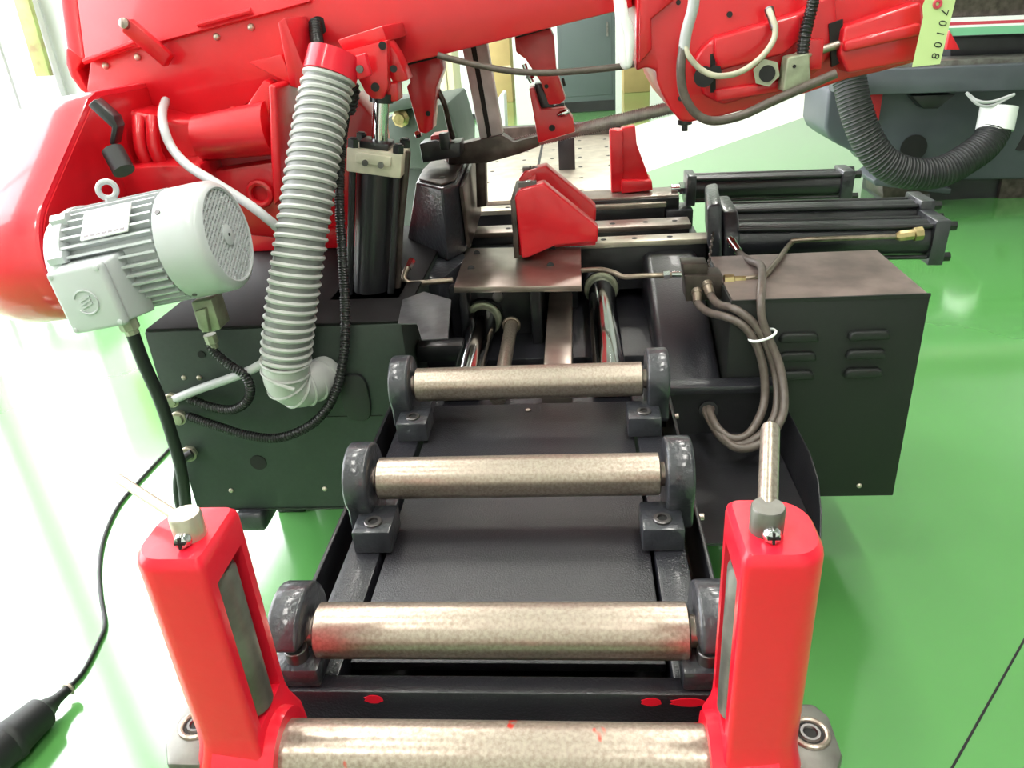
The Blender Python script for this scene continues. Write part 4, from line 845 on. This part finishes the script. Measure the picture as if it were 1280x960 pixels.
# ------------------------------------------------------------------ hang tag
tg = thing('hang_tag', py(1142, 80, 1.66), 'pale green paper tag with handwritten number hanging on the red housing', 'tag')
tq = P_([(1140, 84), (1175, 80), (1197, -10), (1160, -10), (1153, 8), (1154, 22)], py, 1.66)
MB().prism(tq, (0, .0006, 0)).build('tag_card', 'paper', tg)
MB().torus(py(1172, 5, 1.659), (0, 1, 0), .006, .003, 18, 6).build('tag_eyelet', 'stripe_red', tg)
def text(s_, at, right, up_, size, m_, parent):
    cu = bpy.data.curves.new('t', 'FONT'); cu.body = s_; cu.size = size; cu.align_x = 'CENTER'; cu.align_y = 'CENTER'
    to = bpy.data.objects.new('t', cu); COL.objects.link(to); bpy.context.view_layer.update()
    me = bpy.data.meshes.new_from_object(to.evaluated_get(bpy.context.evaluated_depsgraph_get())); bpy.data.objects.remove(to)
    r_ = V(right).normalized(); u_ = V(up_); u_ = (u_-r_*u_.dot(r_)).normalized(); n_ = r_.cross(u_)
    off = parent.location
    for v in me.vertices: v.co = V(at)-off+r_*v.co.x+u_*v.co.y+n_*v.co.z
    me.materials.clear(); me.materials.append(M[m_]); o = bpy.data.objects.new('tag_number', me); COL.objects.link(o); o.parent = parent; return o
for ch_, (x_, y_) in zip('70108', ((1180, 15), (1178, 29), (1175, 42), (1172, 56), (1169, 70))):
    text(ch_, py(x_, y_, 1.6590), (-.25, 0, -1), (1, 0, -.25), .021, 'ink', tg)

# ================================================================== background
# grey band saw at the right
YM = 4.8
bm_ = thing('second_band_saw', (2.3, 5.0, 0), 'dark grey band saw standing behind the louvred cabinet', 'band saw')
MB().prism(P_([(1036, 112), (1031, 160), (1036, 172), (1048, 181), (1090, 202), (1102, 216), (1180, 226), (1420, 222), (1420, 60), (1060, 95)], py, YM), (0, .5, 0)).build('body_panel', 'bgmachine', bm_, .02, 3)
MB().prism(P_([(1052, 94), (1085, 88), (1420, 74), (1420, 108), (1052, 120)], py, YM-.22), (0, .25, 0)).build('bed_beam', 'bgmachine', bm_, .008)
MB().prism(P_([(1085, 84), (1170, 76), (1420, 66), (1420, 74), (1085, 88)], py, YM-.15), (0, .25, 0)).build('bed_edge', 'zinc', bm_, .004)
MB().prism(P_([(1188, 46), (1420, 36), (1420, 70), (1188, 76)], py, YM+.10), (0, .2, 0)).build('bed_back', 'black', bm_, .004)
for (y0, y1, m_) in ((22, 27, 'white'), (27, 31, 'stripe_red'), (31, 34, 'white'), (34, 44, 'stripe_green')):
    MB().prism(P_([(1186, y0+1), (1420, y0-8), (1420, y1-8), (1186, y1+1)], py, YM-.02), (0, .12, 0)).build('safety_stripe', m_, bm_)
MB().prism(P_([(1186, -30), (1420, -40), (1420, 14), (1186, 22)], py, YM+.04), (0, .2, 0)).build('brown_reflection', 'oldsteel', bm_, .006)  # brown colour stands in for a reflection above the stripes
for tri in ([(1055, 155), (1066, 118), (1104, 116), (1098, 154)], [(1183, 62), (1187, 38), (1200, 62)]):
    MB().prism(P_(tri, py, YM-.03), (0, .03, 0)).build('red_guard', 'red_cover', bm_, .003)
MB().prism(P_([(1140, 120), (1195, 118), (1172, 136), (1155, 136)], py, YM-.1), (0, .1, 0)).build('drip_chute', 'black', bm_, .004)
q = py(1142, 185, YM-.005)
MB().cyl(q, q+V((0, -.004, 0)), .075, seg=32).build('access_hole', 'dark', bm_)
MB().cyl(py(1278, 175, YM), py(1278, 175, YM-.004), .06, seg=32).build('access_hole', 'dark', bm_)
MB().prism(P_([(1092, 226), (1104, 218), (1190, 236), (1188, 243), (1094, 232)], py, YM-.12), (0, .3, 0)).build('foot_beam', 'bgmachine', bm_, .006)
MB().prism(P_([(1103, 232), (1162, 236), (1160, 249), (1104, 249)], py, YM-.05), (0, .3, 0)).build('foot_block', 'stripe_red' if 0 else 'oldsteel', bm_, .006)
MB().box(1.95, 2.6, YM+.05, YM+.45, 0, .25).build('plinth', 'black', bm_)
MB().box(2.6, 3.3, YM+.02, YM+.45, 0, .22).build('plinth', 'oldsteel', bm_)
MB().box(3.2, 3.3, YM, YM+.5, 0, .3).build('foot', 'black', bm_)
MB().lathe(py(1196, 70, YM-.02)+V((.14, -.1, -.05)), (0, 0, -1), [(0, .02), (.12, .03)], 16).build('bed_stud', 'black', bm_)
hb_ = [py(*q) for q in ((1062, 100, 4.50), (1068, 130, 4.46), (1082, 170, 4.42), (1105, 203, 4.40), (1140, 217, 4.40), (1178, 214, 4.42), (1210, 197, 4.46), (1232, 180, 4.50), (1244, 160, 4.54))]
h2 = thing('corrugated_hose', hb_[4], 'thick black corrugated hose hanging in a U on the grey saw', 'hose')
MB().tube(hb_, .082, 28, 8).build('hose_wall', 'rubber', h2)
ribs(h2, hb_, .080, .019, 'rubber', 'hose_ribs', .075)
MB().cyl(py(1243, 163, 4.54), py(1249, 134, 4.57), .092, seg=32).build('hose_cuff', 'white', h2)
for yy, wl in ((0, 'lower thin grey wire sagging under the grey saw beam'), (8, 'upper thin grey wire sagging under the grey saw beam')): tag(MB().tube([py(1208, 116, 4.52+yy*.004), py(1222, 130-yy*.5, 4.5), py(1240, 132-yy*.6, 4.5), py(1268, 118, 4.52)], .008, 8).build('grey_wire', 'greyplastic'), wl, 'wire', 'wires under the grey saw')
# boxes and cabinets far behind
def bgbox(pts, z0, dep, hgt, m_, name, label, cat, group=None, extra=None):
    (xa, ya), (xb, yb) = pts; a, b_ = pz(xa, ya, z0), pz(xb, yb, z0); y_ = (a.y+b_.y)/2
    t = thing(name, ((a.x+b_.x)/2, y_, z0), label, cat, group)
    MB().box(a.x, b_.x, y_, y_+dep, z0, z0+hgt).build('body', m_, t, .006)
    if extra: extra(t, a, b_, y_)
    return t
def cab_extra(t, a, b_, y_):
    MB().box(a.x+.01, b_.x-.01, y_-.004, y_, .005, .12).build('plinth', 'black', t)
    MB().box(a.x+.04, b_.x-.04, y_-.008, y_, .18, 1.5).build('door', 'bgcab', t, .004)
    MB().box(b_.x-.10, b_.x-.08, y_-.03, y_-.008, .8, .95).build('handle', 'zinc', t)
bgbox(((700, 141), (770, 139)), 0, .8, 1.6, 'bgcab', 'storage_cabinet', 'tall dark grey steel storage cabinet on the green floor', 'cabinet', extra=cab_extra)
def tape(t, a, b_, y_):
    for k in (0, 1): MB().box(a.x, b_.x, y_-.004, y_, .42+.45*k, .46+.45*k).build('box_seam', 'cream', t)
bgbox(((611, 129), (641, 128)), 0, .5, 1.35, 'card', 'cardboard_box', 'tall stacked brown cardboard carton behind the slotted column', 'box', extra=tape)
bgbox(((780, 117), (812, 114)), 0, .5, .65, 'card', 'cardboard_box', 'small brown cardboard carton beside the dark grey cabinet', 'box')
def whx(t, a, b_, y_): MB().box(a.x, b_.x, y_-.006, y_, .0, .06).build('plinth', 'black', t)
bgbox(((580, 151), (612, 147)), 0, .6, 1.5, 'lightgrey', 'office_cabinet', 'light grey office cabinet between cream board and cartons', 'cabinet', extra=whx)
bb_ = thing('cream_board', pz(568, 188, 0), 'upright cream board leaning behind the left guide arm', 'board')
a, b_ = pz(560, 188, 0), pz(576, 186, 0); MB().box(a.x, a.x+.05, a.y, a.y+.5, 0, 1.5).build('board_edge', 'cream', bb_, .004)
MB().box(a.x+.055, b_.x, a.y+.02, a.y+.5, 0, 1.5).build('board_face', 'cream', bb_, .004)
tag(MB().prism([V((p.x, p.y, max(p.z, 0) if y_ < 150 else 0)) for p, y_ in zip(P_([(618, 132), (626, 117), (630, 118), (632, 170), (622, 172)], py, 7.4), (132, 117, 118, 170, 172))], (0, .3, 0)).build('small_signboard', 'lightgrey', None, .01), 'small grey board standing on the floor behind the slotted column', 'board')
gm = thing('grey_green_machine', (-1.3, 5.5, 0), 'grey-green machine with a brass valve seen behind the lift cylinder', 'machine')
GY = 4.6
MB().prism(P_([(478, 150), (500, 138), (560, 128), (575, 180), (575, 205), (530, 212), (478, 212)], py, GY), (0, .8, 0)).build('machine_bed', 'bggreen', gm, .02)
MB().prism(P_([(480, 128), (530, 118), (532, 132), (482, 142)], py, GY-.1), (0, .3, 0)).build('machine_guard', 'bggreen', gm, .01)
q = py(502, 147, GY-.02); MB().lathe(q, (0, -1, 0), [(0, .05), (.03, .05), (.04, .03), (.08, .03)], 8).build('brass_valve', 'brass', gm)
q0 = py(478, 212, GY); q1 = py(575, 205, GY)
MB().box(q0.x+.05, q1.x-.05, GY+.1, GY+.7, 0, min(q0.z, q1.z)+.02).build('pedestal', 'bggreen', gm, .01)
# far left: pale partition, leaning bar, packing table
pw = thing('partition_screen', (-3.12, 5.0, 0), 'pale grey panelled partition screen beside the windows', 'partition')
for k in range(2): MB().box(-3.46+k*.34, -3.13+k*.34, 5.0, 5.05, .05, 1.9).build('panel', 'partition', pw, .004)
for k in range(3): MB().box(-3.475+k*.34, -3.445+k*.34, 4.98, 5.07, 0, 1.93).build('post', 'partition', pw)
q0, q1 = py(56, 95, 4.9), py(20, -30, 4.9)
br_ = thing('leaning_bar', q0, 'yellow-green painted bar leaning in front of the partition', 'bar')
MB().obox((q0+q1)/2, (.045, 0, 0), (0, .02, 0), (q1-q0)/2).build('bar', 'greenbar', br_, .003)
dn = V((q0.x+.03, 4.9, 0)); MB().obox((q0+dn)/2, (.05, 0, 0), (0, .025, 0), (q0-dn)/2).build('bar_foot', 'white', br_, .003)
tbk_ = thing('packing_table', (-3.4, 4.7, 0), 'low white packing table covered with paper sheets', 'table')
MB().box(-3.75, -3.1, 4.5, 4.95, .68, .72).build('table_top', 'white', tbk_, .004)
for x_ in (-3.7, -3.15):
    for y_ in (4.55, 4.9): MB().box(x_-.025, x_+.025, y_-.025, y_+.025, 0, .68).build('leg', 'lightgrey', tbk_)
tag(MB().box(-3.6, -3.2, 4.55, 4.85, .7203, .735).build('paper_stack', 'white', None, .002), 'stack of white paper on the packing table', 'paper')
